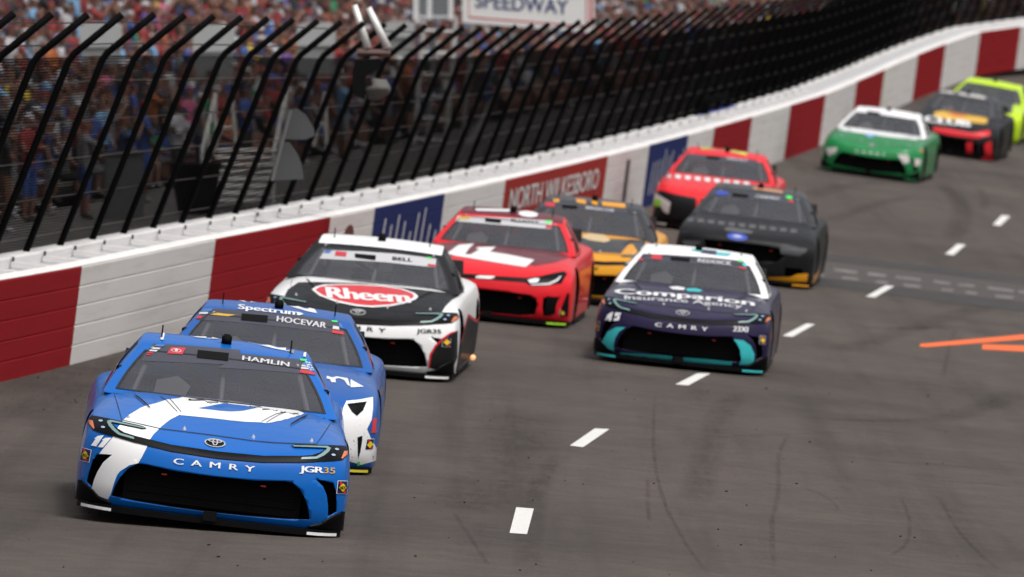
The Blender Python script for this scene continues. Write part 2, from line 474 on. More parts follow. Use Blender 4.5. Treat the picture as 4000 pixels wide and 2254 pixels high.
# ------------------------------------------------------------------ outer wall (five stacked steel tubes, foam gap, concrete wall behind)
E0 = Vector((1, -WS, 0)).normalized()            # level direction from wall to track
UP = Vector((.13, -.015, 1)).normalized()        # the wall leans with the banking
TDIR = Vector((WS, 1, 0)).normalized()
BANK = Vector((1, -WS, -.105)).normalized()
def hw(d): return 1.02 + .10 * max(0, min(1, (d - 100) / 85))
def xcurve(d): return xw(d) + .0011 * max(0, d - 205) ** 2
def wp(d, n=0.0, h=0.0):
    """point on the wall: n metres toward the track (negative = behind), h up along the lean"""
    x = xcurve(d)
    b = Vector((x, d, zs(xw(d), d)))
    return b + BANK * n + UP * h
def d_at(px):
    lo, hi = 45.0, 330.0
    for _ in range(40):
        m_ = (lo + hi) / 2
        if to_px(wp(m_, 0, .95))[0] < px: lo = m_
        else: hi = m_
    return lo
def wallpaint(name, col, rough=.8):
    if name in MATS: return MATS[name]
    m = mat(name, col, rough, noise=.05, nscale=.9, spec=.06)
    nt = m.node_tree; b = nt.nodes['Principled BSDF']; L = nt.links.new
    tc = nt.nodes.new('ShaderNodeTexCoord'); mp = nt.nodes.new('ShaderNodeMapping'); mp.inputs['Scale'].default_value = (1, .25, 6)
    n = nt.nodes.new('ShaderNodeTexNoise'); n.inputs['Scale'].default_value = 1.4; n.inputs['Detail'].default_value = 8; n.inputs['Roughness'].default_value = .7
    r = nt.nodes.new('ShaderNodeValToRGB'); e = r.color_ramp.elements
    e[0].position, e[0].color = .26, (.84, .82, .81, 1); e[1].position, e[1].color = .5, (1, 1, 1, 1)
    L(tc.outputs['Object'], mp.inputs[0]); L(mp.outputs[0], n.inputs['Vector']); L(n.outputs['Fac'], r.inputs[0])
    src = b.inputs['Base Color'].links[0].from_socket
    x = nt.nodes.new('ShaderNodeMix'); x.data_type = 'RGBA'; x.blend_type = 'MULTIPLY'; x.inputs[0].default_value = 1
    L(src, x.inputs[6]); L(r.outputs[0], x.inputs[7]); L(x.outputs[2], b.inputs['Base Color'])
    return m
WW = wallpaint('wall_white', (.66, .635, .62))
WR = wallpaint('wall_red', (.27, .012, .017))
WR2 = wallpaint('wall_sign_red', (.33, .035, .03))
WB = wallpaint('wall_blue', (.022, .03, .12))
WT = wallpaint('wall_top_white', (.80, .785, .78), .8)
edges = [(-4200, WR), (-2700, WW), (-1300, WR), (-900, WW), (-420, WR), (318, WW), (840, WR), (1289, WW), (1462, WB), (1735, WW), (1972, WR2), (2372, WW), (2534, WB), (2686, WW), (2787, WR),
         (2935, WW), (3085, WR), (3222, WW), (3344, WR), (3453, WW), (3583, WR), (3692, WW), (3827, WR), (3985, WW), (4120, WR), (4250, WW), (4420, None)]
wall = empty('track_wall', Matrix.Identity(4), 'long white and red crash wall along the left of the track', 'wall')
def stations(a, b, step=3.0):
    n = max(1, int(math.ceil((b - a) / step))); return [a + (b - a) * i / n for i in range(n + 1)]
def extrude_profile(ds, prof, cap=True):
    """prof: function d -> list of (n,h)"""
    v, f = [], []; m_ = None
    for d in ds:
        pr = prof(d); m_ = len(pr); v += [wp(d, a, b) for a, b in pr]
    for i in range(len(ds) - 1):
        for k in range(m_):
            k2 = (k + 1) % m_; f.append((i * m_ + k, i * m_ + k2, (i + 1) * m_ + k2, (i + 1) * m_ + k))
    f.append(tuple(range(m_))); f.append(tuple((len(ds) - 1) * m_ + k for k in reversed(range(m_))))
    return v, f
DE = [d_at(p) for p, _ in edges]
for i in range(len(edges) - 1):
    a, b = DE[i] + .004, DE[i + 1] - .004
    for r_ in range(5):
        def prof(d, r_=r_):
            h = hw(d) / 5; z0 = -.06 if r_ == 0 else r_ * h + .001; z1 = (r_ + 1) * h - .001; c = .017
            return [(-.2, z0), (-.004, z0), (0, z0 + .004), (0, z1 - c), (-.006, z1 - .005), (-c, z1), (-.2, z1)]
        v, f = extrude_profile(stations(a, b), prof)
        mesh_obj('wall_tube', v, f, edges[i][1] if r_ < 5 else WT, wall)
D0, D1 = DE[0], DE[-1]
ds = stations(D0, D1, 2.5)
# white-painted tops
v, f = extrude_profile(ds, lambda d: [(-.205, hw(d) - .02), (-.205, hw(d) + .006), (-.006, hw(d) + .006), (-.006, hw(d) - .001), (-.1, hw(d) - .02)])
mesh_obj('front_cap', v, f, WT, wall)
v, f = extrude_profile(ds, lambda d: [(-.82, -.6), (-.62, -.6), (-.62, hw(d) + .03), (-.64, hw(d) + .05), (-.80, hw(d) + .05), (-.82, hw(d) + .03)])
mesh_obj('concrete_wall', v, f, WT, wall)
v, f = extrude_profile(ds, lambda d: [(-.615, hw(d) - .12), (-.21, hw(d) - .12), (-.21, hw(d) - .07), (-.615, hw(d) - .07)])
mesh_obj('gap_cover', v, f, mat('gap_cover', (.55, .55, .57), .6), wall)
d = D0 + .8
strap_m = mat('strap_dark', (.06, .06, .06), .6)
rib_me = None
while d < min(D1, 190):
    h = hw(d)
    axes = (BANK, (TDIR + BANK * .25).normalized(), UP)
    MB().box(wp(d, -.41, h - .02), (.19, .045, .022), (BANK, TDIR, UP)).build('top_rib', WT, wall)
    MB().box(wp(d + .05, -.60, h + .022), (.012, .012, .026), (BANK, TDIR, UP)).build('strap', strap_m, wall)
    d += 1.95

# flat lettering / marks helper used by wall signs: text outline in 2D
def text_2d(s, bold=0.0, shear=0.0, space=1.0):
    cu = bpy.data.curves.new('t', 'FONT'); cu.body = s; cu.size = 1.0; cu.shear = shear; cu.space_character = space
    cu.resolution_u = 3
    o = bpy.data.objects.new('t', cu); COL.objects.link(o)
    dg = DG(); dg.update(); me = bpy.data.meshes.new_from_object(o.evaluated_get(dg), depsgraph=dg)
    v = [(p.co.x, p.co.y) for p in me.vertices]; f = [tuple(p.vertices) for p in me.polygons]
    bpy.data.objects.remove(o); bpy.data.curves.remove(cu); bpy.data.meshes.remove(me)
    xs = [p[0] for p in v]; x0, x1 = min(xs), max(xs)
    cap = .73                                        # cap height of the built-in font at size 1
    V, F = [], []                                    # bold = overlaid copies, each on its own thin layer
    for l, dx in enumerate((0,) if bold <= 0 else (0, -bold, bold)):
        F += [tuple(len(V) + i for i in q) for q in f] if False else [tuple(l * len(v) + i for i in q) for q in f]
        V += [((p[0] + dx - x0) / (x1 - x0), p[1] / cap, l) for p in v]
    return V, F
def wall_text(s, d0, d1, h0, h1, m, name='lettering', bold=.01, shear=0):
    v2, f = text_2d(s, bold, shear)
    v = [wp(d0 + (d1 - d0) * u, .006 + .003 * l, h0 + (h1 - h0) * q) for u, q, l in v2]
    return mesh_obj(name, v, f, m, wall)
SIGNW = mat('sign_white', (.75, .74, .73), .5)
a, b = DE[10], DE[11]
wall_text('NORTH WILKESBORO', a + .8, b - 1.2, .58, .92, SIGNW, bold=.015)
wall_text('SPEEDWAY', a + 3, b - 4, .16, .44, SIGNW, bold=.015)
for k in (8, 12):
    a, b = DE[k], DE[k + 1]; L_ = b - a
    for q in range(9):
        u = a + L_ * (.12 + .76 * q / 8); hh = random.uniform(.35, .75)
        pts = [wp(u, .006, .2), wp(u + L_ * .018, .006, .2), wp(u + L_ * .05, .006, .2 + hh), wp(u + L_ * .035, .006, .2 + hh)]
        mesh_obj('script_stroke', pts, [(0, 1, 2, 3)], SIGNW, wall)
a = DE[7] + (DE[8] - DE[7]) * .45
mesh_obj('round_logo', [wp(a + .5 * math.cos(t * .5236), .006, .72 + .17 * math.sin(t * .5236)) for t in range(12)], [tuple(range(12))], mat('logo_maroon', (.12, .03, .03), .5), wall)
a = DE[11] + (DE[12] - DE[11]) * .5
MB().box(wp(a, .012, .5), (.01, .22, .42), (BANK, TDIR, UP)).build('dark_gate_strip', strap_m, wall)
# blue lettering painted on the wall top far along
a = d_at(2960)
mesh_obj('blue_top_mark', [wp(a - 6, -.63, hw(a) + .056), wp(a + 2, -.63, hw(a) + .056), wp(a + 3, -.8, hw(a) + .056), wp(a - 4, -.8, hw(a) + .056)], [(0, 1, 2, 3)], mat('top_blue', (.02, .04, .3), .5), wall)

# ------------------------------------------------------------------ catch fence
fence = empty('catch_fence', Matrix.Identity(4), 'tall dark catch fence with curved-in posts standing behind the wall', 'fence')
PM = mat('post_black', (.003, .003, .0033), .75, noise=.3, nscale=4, spec=.06)
CM = mat('cable_steel', (.045, .037, .034), .6, spec=.2)
LEAN, ARM = R(22), R(51)
def fence_h(d): return interp(d, [92, 122, 200], [2.2, 1.87, 1.85])
def fp(d, s):
    """fence point: s metres up the bent post"""
    b = wp(d, -.72, hw(d) + .02)
    H1 = fence_h(d)
    s = s / 2.2 * H1 if s <= 2.2 else H1 + (s - 2.2)
    q = b + E0 * (math.sin(LEAN) * min(s, H1)) + Vector((0, 0, math.cos(LEAN) * min(s, H1)))
    if s > H1:
        q += E0 * (math.sin(ARM) * (s - H1)) + Vector((0, 0, math.cos(ARM) * (s - H1)))
    return q
d = D0 + .6
posts = []
while d < D1 + 10:
    posts.append(d); d += 2.14
for d in posts:
    pts = [fp(d, s) for s in (0, .7, 1.4, 2.0, 2.15, 2.25, 2.4, 2.88)]
    MB().tube(pts, .036, 8).build('post', PM, fence, True)
for s in (.18, .62, 1.05, 1.48, 1.92, 2.4, 2.75):
    pts = [fp(d, s) - E0 * .05 for d in posts]
    MB().tube(pts, .008, 5).build('cable', CM, fence)
# woven wire: two families of fine wires
WM = mat('wire_dark', (.0045, .004, .0036), .9, spec=.05)
v, f = [], []
def wire(a, b, r, u, q):
    o = len(v)
    for p in (a, b):
        v.extend((p + u * r, p - u * .5 * r + q * .87 * r, p - u * .5 * r - q * .87 * r))
    f.extend(((o, o + 1, o + 4, o + 3), (o + 1, o + 2, o + 5, o + 4), (o + 2, o, o + 3, o + 5)))
d = D0
while d < D1 + 8:
    a, b = fp(d, .0) - E0 * .06, fp(d, 2.2) - E0 * .06
    wire(a, b, .0022, TDIR, E0); d += .05
vw = mesh_obj('wire_mesh', v, f, WM, fence); vw['kind'] = 'stuff'; vw['label'] = 'fine upright wires of the fence mesh'
v, f = [], []
k = 0
while k * .03 < 2.2:
    for i in range(len(posts) - 1):
        wire(fp(posts[i], k * .03) - E0 * .066, fp(posts[i + 1], k * .03) - E0 * .066, .0078, Vector((0, 0, 1)), E0)
    k += 1
hwm = mesh_obj('wire_mesh', v, f, WM, fence); hwm['kind'] = 'stuff'; hwm['label'] = 'fine level wires of the fence mesh'

# ------------------------------------------------------------------ grandstand behind the fence
GZ = -.5
def sp(d, n, z=0.0):
    """stand point: d along, n metres behind the wall line, absolute height z"""
    return Vector((xw(d) - n, d + n * WS, z))
conc = mat('concrete', (.075, .068, .063), .9, noise=.25, nscale=2)
gv = [sp(60, .8, GZ), sp(60, 60, GZ), sp(700, 60, GZ), sp(700, .8, GZ)]
mesh_obj('walkway', gv, [(3, 2, 1, 0)], conc)['kind'] = 'structure'
stand = empty('grandstand', Matrix.Translation(sp(200, 10, GZ)), 'long stepped grandstand packed with people behind the fence', 'grandstand')
SI = stand.matrix_world.inverted()
alu = mat('bench_aluminium', (.28, .27, .27), .5, metal=.4)
ROWS = 19
def row_n(r): return 10.6 + .85 * r
def row_z(r): return GZ + .25 * .85 * r
for r in range(ROWS):
    n, z = row_n(r), row_z(r)
    o = MB().add([sp(d_, n_, z_) for d_ in (110, 640) for n_, z_ in ((n - .42, GZ - .3), (n + .43, GZ - .3), (n + .43, z), (n - .42, z))],
                 [(0, 1, 2, 3), (7, 6, 5, 4), (0, 4, 5, 1), (1, 5, 6, 2), (2, 6, 7, 3), (3, 7, 4, 0)]).build('step', conc, stand)
    o.matrix_parent_inverse = SI
    o = MB().add([sp(d_, n_, z_) for d_ in (110, 640) for n_, z_ in ((n + .05, z + .4), (n + .33, z + .4), (n + .33, z + .44), (n + .05, z + .44))],
                 [(0, 1, 2, 3), (7, 6, 5, 4), (0, 4, 5, 1), (1, 5, 6, 2), (2, 6, 7, 3), (3, 7, 4, 0)]).build('bench', alu, stand)
    o.matrix_parent_inverse = SI

# people: one continuous skinned body per pose, coloured by region through object-linked material slots
def person_mesh(name, joints, bones, sub=1, hat=True):
    me = bpy.data.meshes.new(name)
    names = list(joints)
    me.from_pydata([joints[k][0] for k in names], [(names.index(a), names.index(b)) for a, b in bones], [])
    o = bpy.data.objects.new(name, me); COL.objects.link(o)
    md = o.modifiers.new('skin', 'SKIN'); md.use_smooth_shade = True
    for i, k in enumerate(names):
        rr = joints[k][1]; me.skin_vertices[0].data[i].radius = rr if isinstance(rr, tuple) else (rr, rr)
        me.skin_vertices[0].data[i].use_root = (k == 'pelvis')
    if sub:
        sd = o.modifiers.new('sub', 'SUBSURF'); sd.levels = sub; sd.render_levels = sub
    out = evaluated(o)
    bpy.data.objects.remove(o); out.name = name
    return out
def pose(kind):
    """front of the body is +y"""
    if kind == 'sit':
        hz, hy = .52, .05; knee = (.13, .48, .50); foot = (.13, .46, .08); toe = (.14, .60, .05)
    else:
        hz, hy = .92, 0; knee = (.11, .02, .50); foot = (.11, -.02, .09); toe = (.12, .13, .05)
    J = {'pelvis': ((0, hy, hz), (.15, .12)), 'waist': ((0, hy, hz + .18), (.15, .115)), 'chest': ((0, hy, hz + .40), (.18, .13)),
         'neckb': ((0, hy, hz + .54), (.10, .08)), 'neck': ((0, hy + .01, hz + .60), .055), 'jaw': ((0, hy + .03, hz + .67), (.07, .085)), 'head': ((0, hy + .02, hz + .76), (.082, .10)), 'crown': ((0, hy + .01, hz + .84), (.06, .07))}
    B = [('pelvis', 'waist'), ('waist', 'chest'), ('chest', 'neckb'), ('neckb', 'neck'), ('neck', 'jaw'), ('jaw', 'head'), ('head', 'crown')]
    for s, t in ((-1, 'l'), (1, 'r')):
        J['hip' + t] = ((s * .10, hy + .01, hz - .06), .10)
        J['knee' + t] = ((s * knee[0], hy * 0 + knee[1], knee[2]), .068); J['foot' + t] = ((s * foot[0], foot[1], foot[2]), .048); J['toe' + t] = ((s * toe[0], toe[1], toe[2]), .042)
        J['sh' + t] = ((s * .20, hy, hz + .49), .068)
        if kind == 'stand': el, ha = (s * .27, hy - .02, hz + .20), (s * .25, hy + .12, hz - .02)
        elif kind == 'phone': el, ha = (s * .24, hy + .20, hz + .36), (s * .08, hy + .34, hz + .62)
        elif kind == 'cross': el, ha = (s * .27, hy + .08, hz + .22), (-s * .06, hy + .22, hz + .28)
        else: el, ha = (s * .27, hy + .10, hz + .22), (s * .14, hy + .34, hz + .10)
        J['el' + t] = (el, .048); J['ha' + t] = (ha, .038)
        J['fi' + t] = (tuple(Vector(ha) + (Vector(ha) - Vector(el)).normalized() * .10), .028)
        B += [('pelvis', 'hip' + t), ('hip' + t, 'knee' + t), ('knee' + t, 'foot' + t), ('foot' + t, 'toe' + t), ('chest', 'sh' + t), ('sh' + t, 'el' + t), ('el' + t, 'ha' + t), ('ha' + t, 'fi' + t)]
    return J, B, hz
def colour_regions(me, kind, hz):
    for p in me.polygons:
        c = p.center; h = c.z - hz
        if h > .74: idx = 3                                      # hair / cap
        elif h > .58: idx = 0                                    # face and neck
        elif h > .02 and not (abs(c.x) > .235 and h < .36) and not (kind in ('phone', 'cross', 'sit') and c.y > .24): idx = 1
        elif h > .02: idx = 0
        elif kind == 'sit': idx = 2 if (c.z > .36 and c.y < .36) else (0 if c.z > .13 else 4)
        else: idx = 0 if (abs(c.x) > .21) else 2 if c.z > .46 else (0 if c.z > .12 else 4)
        if h > .66 and h <= .80 and c.y < -.03: idx = 3
        p.material_index = idx
SLOT0 = mat('slot', (.5, .5, .5))
PMESH, PLOW = {}, {}
for kd in ('stand', 'phone', 'cross', 'sit'):
    J, B, hz = pose(kd)
    for dct, sub in ((PMESH, 1), (PLOW, 0)):
        me = person_mesh('person_' + kd, J, B, sub)
        me.materials.clear()
        for _ in range(5): me.materials.append(SLOT0)
        colour_regions(me, kd, hz)
        me.polygons.foreach_set('use_smooth', [True] * len(me.polygons))
        dct[kd] = me
SKIN = [mat('skin_%d' % i, c, .6) for i, c in enumerate([(.17, .08, .056), (.145, .064, .044), (.19, .1, .074), (.07, .032, .022), (.165, .064, .049)])]
SHIRT = {'red': (.26, .022, .024), 'white': (.50, .49, .52), 'black': (.02, .02, .022), 'blue': (.04, .09, .32), 'grey': (.2, .2, .21), 'maroon': (.11, .018, .02), 'navy': (.02, .03, .09),
         'light blue': (.18, .36, .58), 'green': (.03, .22, .10), 'orange': (.42, .12, .03), 'yellow': (.6, .42, .04), 'purple': (.12, .06, .26), 'pink': (.6, .12, .25), 'brown': (.17, .08, .05)}
SHM = {k: mat('cloth_' + k.replace(' ', '_'), tuple(.68 * q for q in c), .85) for k, c in SHIRT.items()}
SH_W = ['red'] * 6 + ['white'] * 7 + ['black'] * 8 + ['blue'] * 4 + ['grey'] * 4 + ['maroon'] * 5 + ['navy'] * 3 + ['light blue'] * 3 + ['green', 'orange', 'orange', 'yellow', 'purple', 'pink', 'brown', 'brown', 'brown']
PANT = ['navy', 'black', 'grey', 'brown', 'blue', 'black']
HAT = ['black', 'red', 'white', 'navy', 'brown', 'brown', 'black', 'grey', 'brown', 'maroon']
def facing(M_yaw, p):
    return Matrix.Translation(p) @ Matrix.Rotation(M_yaw, 4, 'Z')
FACE = math.atan2(-E0.x, E0.y)                    # rotation that turns +y toward the track
cand = []
for r in range(ROWS):
    d = 112 + random.random()
    while d < 630:
        n, z = row_n(r), row_z(r)
        p = sp(d, n, z)
        px, py = to_px(p + Vector((0, 0, 1.2)))
        if -120 < px < 4100 and py > -160 and random.random() < .86:
            cand.append((d, r, p))
        d += random.uniform(.72, 1.25) * (1 if d < 340 else 1.6)
# people standing on the walkway at the foot of the stand
for px in (20, 110, 190, 330, 480, 560, 690, 780, 960, 1180, 1340):
    d = 148
    for _ in range(20):
        X = (px - 2000) / FPX * d; d = (X + 9.6 - WO) / WS if False else d
        break
    # intersect pixel column with n = 9.6
    nn = random.uniform(8.7, 9.9)
    lo, hi = 100.0, 320.0
    for _ in range(40):
        m_ = (lo + hi) / 2
        if to_px(sp(m_, nn, GZ))[0] < px: lo = m_
        else: hi = m_
    cand.append((lo, -1, sp(lo, nn, GZ)))
cand.sort(key=lambda c: (c[2] - CAMPOS).length)
ROWW = ['front', 'second', 'third', 'fourth', 'fifth', 'sixth', 'seventh', 'eighth', 'ninth', 'tenth', 'eleventh', 'twelfth', 'thirteenth', 'fourteenth', 'fifteenth', 'sixteenth', 'seventeenth', 'eighteenth', 'nineteenth', 'top']
ACT = {'stand': 'standing', 'phone': 'raising a phone', 'cross': 'arms folded', 'sit': 'sitting'}
def clothes():
    return random.choice(SH_W), random.choice(PANT), random.choice(HAT), random.choice(SKIN), random.choice(['white', 'grey', 'black'])
crowd_v, crowd_f, crowd_m = [], [], []
crowd_mats = SKIN + list(SHM.values())
cm_idx = {m_.name: i for i, m_ in enumerate(crowd_mats)}
USED = set()
# nearest 270 as single people, the rest as one crowd
for i, (d, r, p) in enumerate(cand):
    kd = random.choice(['stand', 'stand', 'cross', 'phone', 'sit', 'sit']) if r >= 0 else random.choice(['stand', 'cross', 'stand', 'phone'])
    sh, pa, ha, sk, fo = clothes()
    where = ('in %s stand row' % ROWW[r]) if r >= 0 else 'on the walkway'
    lab = lambda: 'spectator in %s shirt, %s trousers, %s cap, %s %s' % (sh, pa, ha, ACT[kd], where)
    tries = 0
    while i < 270 and lab() in USED and tries < 60:
        sh, pa, ha, sk, fo = clothes(); tries += 1
    USED.add(lab())
    M = facing(FACE + random.uniform(-.5, .5), p) @ Matrix.Scale(random.uniform(.93, 1.06), 4)
    ms = [sk, SHM[sh], SHM[pa], SHM[ha], SHM[fo]]
    if i < 270:
        o = bpy.data.objects.new('person', PMESH[kd]); COL.objects.link(o); o.matrix_world = M
        for q in range(5):
            o.material_slots[q].link = 'OBJECT'; o.material_slots[q].material = ms[q]
        tag(o, lab(), 'person', 'spectators behind the fence')
    else:
        me = PLOW[kd]; off = len(crowd_v)
        crowd_v += [M @ q.co for q in me.vertices]
        for q in me.polygons:
            crowd_f.append(tuple(off + a for a in q.vertices)); crowd_m.append(cm_idx[ms[q.material_index].name])
me = bpy.data.meshes.new('crowd'); me.from_pydata([tuple(q) for q in crowd_v], [], crowd_f)
for m_ in crowd_mats: me.materials.append(m_)
me.polygons.foreach_set('material_index', crowd_m); me.polygons.foreach_set('use_smooth', [True] * len(me.polygons)); me.update()
o = link(bpy.data.objects.new('crowd', me)); o['kind'] = 'stuff'; o['label'] = 'dense distant crowd filling the rest of the grandstand'; o['category'] = 'crowd'
print('people', len(cand), 'crowd faces', len(crowd_f))

# ---------------- things around the stand
def pixel_at(px, py, d):
    o, q = ray(px, py); return o + q * ((d - o.y) / q.y)
LG = mat('light_grey_plastic', (.36, .37, .37), .55, noise=.1, nscale=3)
BK = mat('black_plastic', (.004, .004, .004), .7, spec=.1)
GR = mat('grey_metal', (.075, .078, .082), .55, noise=.15, nscale=4)
SV = mat('silver_metal', (.8, .79, .77), .4, metal=.2)
WHT = mat('white_panel', (.66, .66, .66), .5, noise=.06, nscale=2)
def rounded_cab(px0, px1, ptop, pbot, d, lab):
    a, b = pixel_at(px0, ptop, d), pixel_at(px1, ptop, d); wd = b.x - a.x; zt = a.z; zb = pixel_at(px0, pbot, d).z
    c = Vector(((a.x + b.x) / 2, d, zb)); root = empty('storage_cabinet', Matrix.Translation(c), lab, 'cabinet', 'pale cabinets among the crowd')
    h = zt - zb; t = []
    for i in range(9):
        u = -1 + i / 4; t.append((u * wd / 2, -.3, h - .07 * h * abs(u) ** 6))
    poly = [(-wd / 2, -.3, h * .55), (wd / 2, -.3, h * .55)] + list(reversed(t))
    MB().prism(poly, (0, .6, 0)).build('hood', LG, root)
    MB().box((0, 0, h * .27), (wd * .46, .26, h * .27)).build('case', mat('cabinet_grey', (.20, .205, .205), .6), root)
for k, (p0, p1, a, b, d) in enumerate([(315, 475, 88, 300, 176), (755, 915, 98, 330, 180), (1160, 1310, 88, 290, 186), (1500, 1620, 85, 220, 196)]):
    rounded_cab(p0, p1, a, b, d, 'pale grey hooded cabinet, %s from the left above the fence mesh' % ['first', 'second', 'third', 'fourth'][k])
# grey gate panel and bin on the walkway
a = pixel_at(405, 860, 147); o = MB().box(a + Vector((.33, 0, .58)), (.33, .04, .56)).box(a + Vector((.33, -.02, 1.12)), (.35, .05, .03)).box(a + Vector((.33, -.02, .05)), (.35, .05, .03)).box(a + Vector((.06, -.05, .6)), (.02, .02, .5)).build('gate_panel', GR)
tag(o, 'plain grey metal gate panel on the walkway behind the fence', 'panel')
a = pixel_at(765, 835, 150)
prof = [(0, 0), (.30, 0), (.36, .35), (.42, .80), (.45, .82), (.45, .86), (.40, .86), (.36, .8), (0, .3)]
v, f = [], []
for i in range(16):
    t = i * math.pi / 8; v += [a + Vector((r_ * math.cos(t), r_ * math.sin(t), z_)) for r_, z_ in prof]
for i in range(16):
    for k in range(len(prof) - 1):
        q, p_ = (i + 1) % 16, len(prof); f.append((i * p_ + k, q * p_ + k, q * p_ + k + 1, i * p_ + k + 1))
tag(mesh_obj('litter_bin', v, f, BK, None, True), 'round black litter bin beside the white stair', 'bin')
# white stair with rails
d = 152
base = pixel_at(985, 800, d); root = empty('access_stair', Matrix.Translation(base), 'white metal stair with handrails leading up into the grandstand', 'stair')
for k in range(8):
    MB().box((-.28 + .02 * k, .1 + .28 * k, .08 + .115 * k), (.52, .12, .02)).build('tread', SV, root)
for s, x0 in ((0, -.86), (1, .36)):
    MB().tube([(x0, 0, .9), (x0 + .16, 2.2, 1.85)], .03).tube([(x0, 0, 0), (x0, 0, .92)], .03).tube([(x0 + .16, 2.2, .9), (x0 + .16, 2.2, 1.87)], .03).tube([(x0 + .08, 1.1, .45), (x0 + .08, 1.1, 1.38)], .025).build('handrail', mat('rail_white', (.55, .54, .52), .4), root)
# A-shaped white frames (open ladders) seen through the mesh
for (x0, y0, x1, y1, x2, y2, lab) in ((905, 380, 830, 510, 925, 510, 'left'), (1270, 360, 1225, 480, 1275, 520, 'right')):
    d = 150; A, B_, C = pixel_at(x0, y0, d), pixel_at(x1, y1 + 90, d), pixel_at(x2, y2 + 90, d)
    o = MB().tube([A, B_], .035).tube([A, C], .035).tube([A.lerp(B_, .55), A.lerp(C, .55)], .03).build('handrail_frame', mat('rail_white', (.55, .54, .52), .4))
    tag(o, 'white tubular rail frame at the %s of the stair' % lab, 'rail')
# grey two-wing bracket board
d = 107.3
out1 = [(1130, 430), (1160, 425), (1195, 450), (1225, 500), (1230, 530), (1200, 545), (1110, 540), (1095, 560), (1150, 600), (1175, 640), (1185, 690), (1060, 700), (1095, 560), (1120, 480)]
pts = [pixel_at(x, y, d) for x, y in out1]
root = empty('sign_back', Matrix.Translation(pixel_at(1130, 700, d)), 'grey angular board seen from behind on the fence', 'board')
RI = root.matrix_world.inverted()
MB().prism([RI @ pixel_at(x, y, d) for x, y in ((1120, 435), (1160, 424), (1195, 450), (1225, 500), (1230, 530), (1195, 545), (1100, 545))], (0, .05, 0)).build('upper_wing', GR, root)
MB().prism([RI @ pixel_at(x, y, d) for x, y in ((1096, 552), (1130, 556), (1160, 600), (1178, 640), (1185, 700), (1060, 705))], (0, .05, 0)).build('lower_wing', GR, root)
MB().tube([RI @ pixel_at(1135, 430, d - .1), RI @ pixel_at(1062, 705, d - .1)], .022).build('upright', mat('grey_light_metal', (.16, .16, .16), .5), root)
# fence-top camera: white struts, bar and black hood
d = 108.6
root = empty('remote_camera', Matrix.Translation(pixel_at(1440, 250, d)), 'black hooded remote camera hung from white struts on the fence top', 'camera')
RI = root.matrix_world.inverted()
q = lambda x, y, dd=0: RI @ pixel_at(x, y, d + dd)
for x0, y0, x1, y1 in ((1385, 20, 1437, 188), (1440, 30, 1515, 188)):
    MB().tube([q(x0, y0), q((x0 + x1) / 2, (y0 + y1) / 2), q(x1, y1)], .034, 10, .05).build('strut', SV, root, True)
MB().tube([q(1395, 205), q(1525, 208)], .045).build('cross_bar', mat('bar_dark_red', (.10, .05, .045), .5), root)
hood = [(1392, 235), (1378, 270), (1374, 330), (1385, 375), (1425, 390), (1432, 340), (1428, 300), (1470, 275), (1495, 240), (1480, 228)]
MB().prism([q(x, y, -.12) for x, y in hood], (0, .3, 0)).build('hood', BK, root)
sph = bmesh.new(); bmesh.ops.create_icosphere(sph, subdivisions=2, radius=.5)
for vv in sph.verts:
    vv.co = q(1478, 345) + Vector((vv.co.x * .34, vv.co.y * .3, vv.co.z * .24)) * (1 + .3 * math.sin(vv.co.x * 11 + vv.co.z * 7) + .2 * math.cos(vv.co.z * 15))
bm_obj('grey_cover', sph, mat('canvas_grey', (.10, .095, .088), .8), root, True)
# small dark camera on the wall top farther along
a = d_at(2880)
root = empty('wall_camera', Matrix.Translation(wp(a, -.7, hw(a) + .05)), 'small dark camera box sitting on the far wall top', 'camera')
MB().box((0, 0, .14), (.13, .16, .14)).prism([(-.16, -.26, .24), (.5, -.26, .42), (.52, -.26, .30), (.0, -.26, .2)], (0, .34, 0)).build('housing', BK, root)
MB().tube([(0, 0, -.02), (0, 0, .08)], .05).build('foot', GR, root)

# scoring booth, scaffold tower and the big sign
d = 196
def pq(x, y, dd=0.0): return pixel_at(x, y, d + dd)
a, b = pq(1615, 78), pq(1770, -220)
root = empty('scoring_booth', Matrix.Translation(Vector(((a.x + b.x) / 2, d, a.z))), 'white booth with dark windows left of the big sign', 'booth')
wd, h = b.x - a.x, b.z - a.z
MB().box((0, .5, h / 2), (wd / 2, .45, h / 2)).build('wall', WHT, root)
for x0, x1 in ((1638, 1668), (1690, 1752)):
    u0, u1 = pq(x0, 0).x - (a.x + b.x) / 2, pq(x1, 0).x - (a.x + b.x) / 2; zt, zb = pq(0, -120).z - a.z, pq(0, 62).z - a.z
    wdw = MB().box(((u0 + u1) / 2, .035, (zt + zb) / 2), ((u1 - u0) / 2, .012, (zt - zb) / 2)).build('window', mat('booth_glass', (.16, .17, .18), .15), root)
    MB().box(((u0 + u1) / 2, .02, zb - .02), ((u1 - u0) / 2 + .02, .03, .02)).build('sill', WHT, root)
root = empty('scaffold_tower', Matrix.Translation(pq(1690, 620)), 'white scaffold tower under the booth behind the fence', 'scaffold')
RI = root.matrix_world.inverted()
SC_M = mat('scaffold_white', (.42, .41, .40), .5)
for x0, dd in ((1640, 0), (1765, 0), (1690, 1.2), (1830, 1.2)):
    MB().tube([RI @ pq(x0 - 30, 640, dd), RI @ pq(x0 + 15, 80, dd)], .055).build('post', SC_M, root)
for y_ in range(120, 640, 85):
    MB().tube([RI @ pq(1652 - (y_ - 80) * .08, y_), RI @ pq(1778 - (y_ - 80) * .08, y_ + 6)], .045).build('rail', SC_M, root)
MB().tube([RI @ pq(1790, 640, .6), RI @ pq(2010, 240, .6)], .06).build('brace', SC_M, root)
a, b = pq(1806, 108), pq(2322, 108)
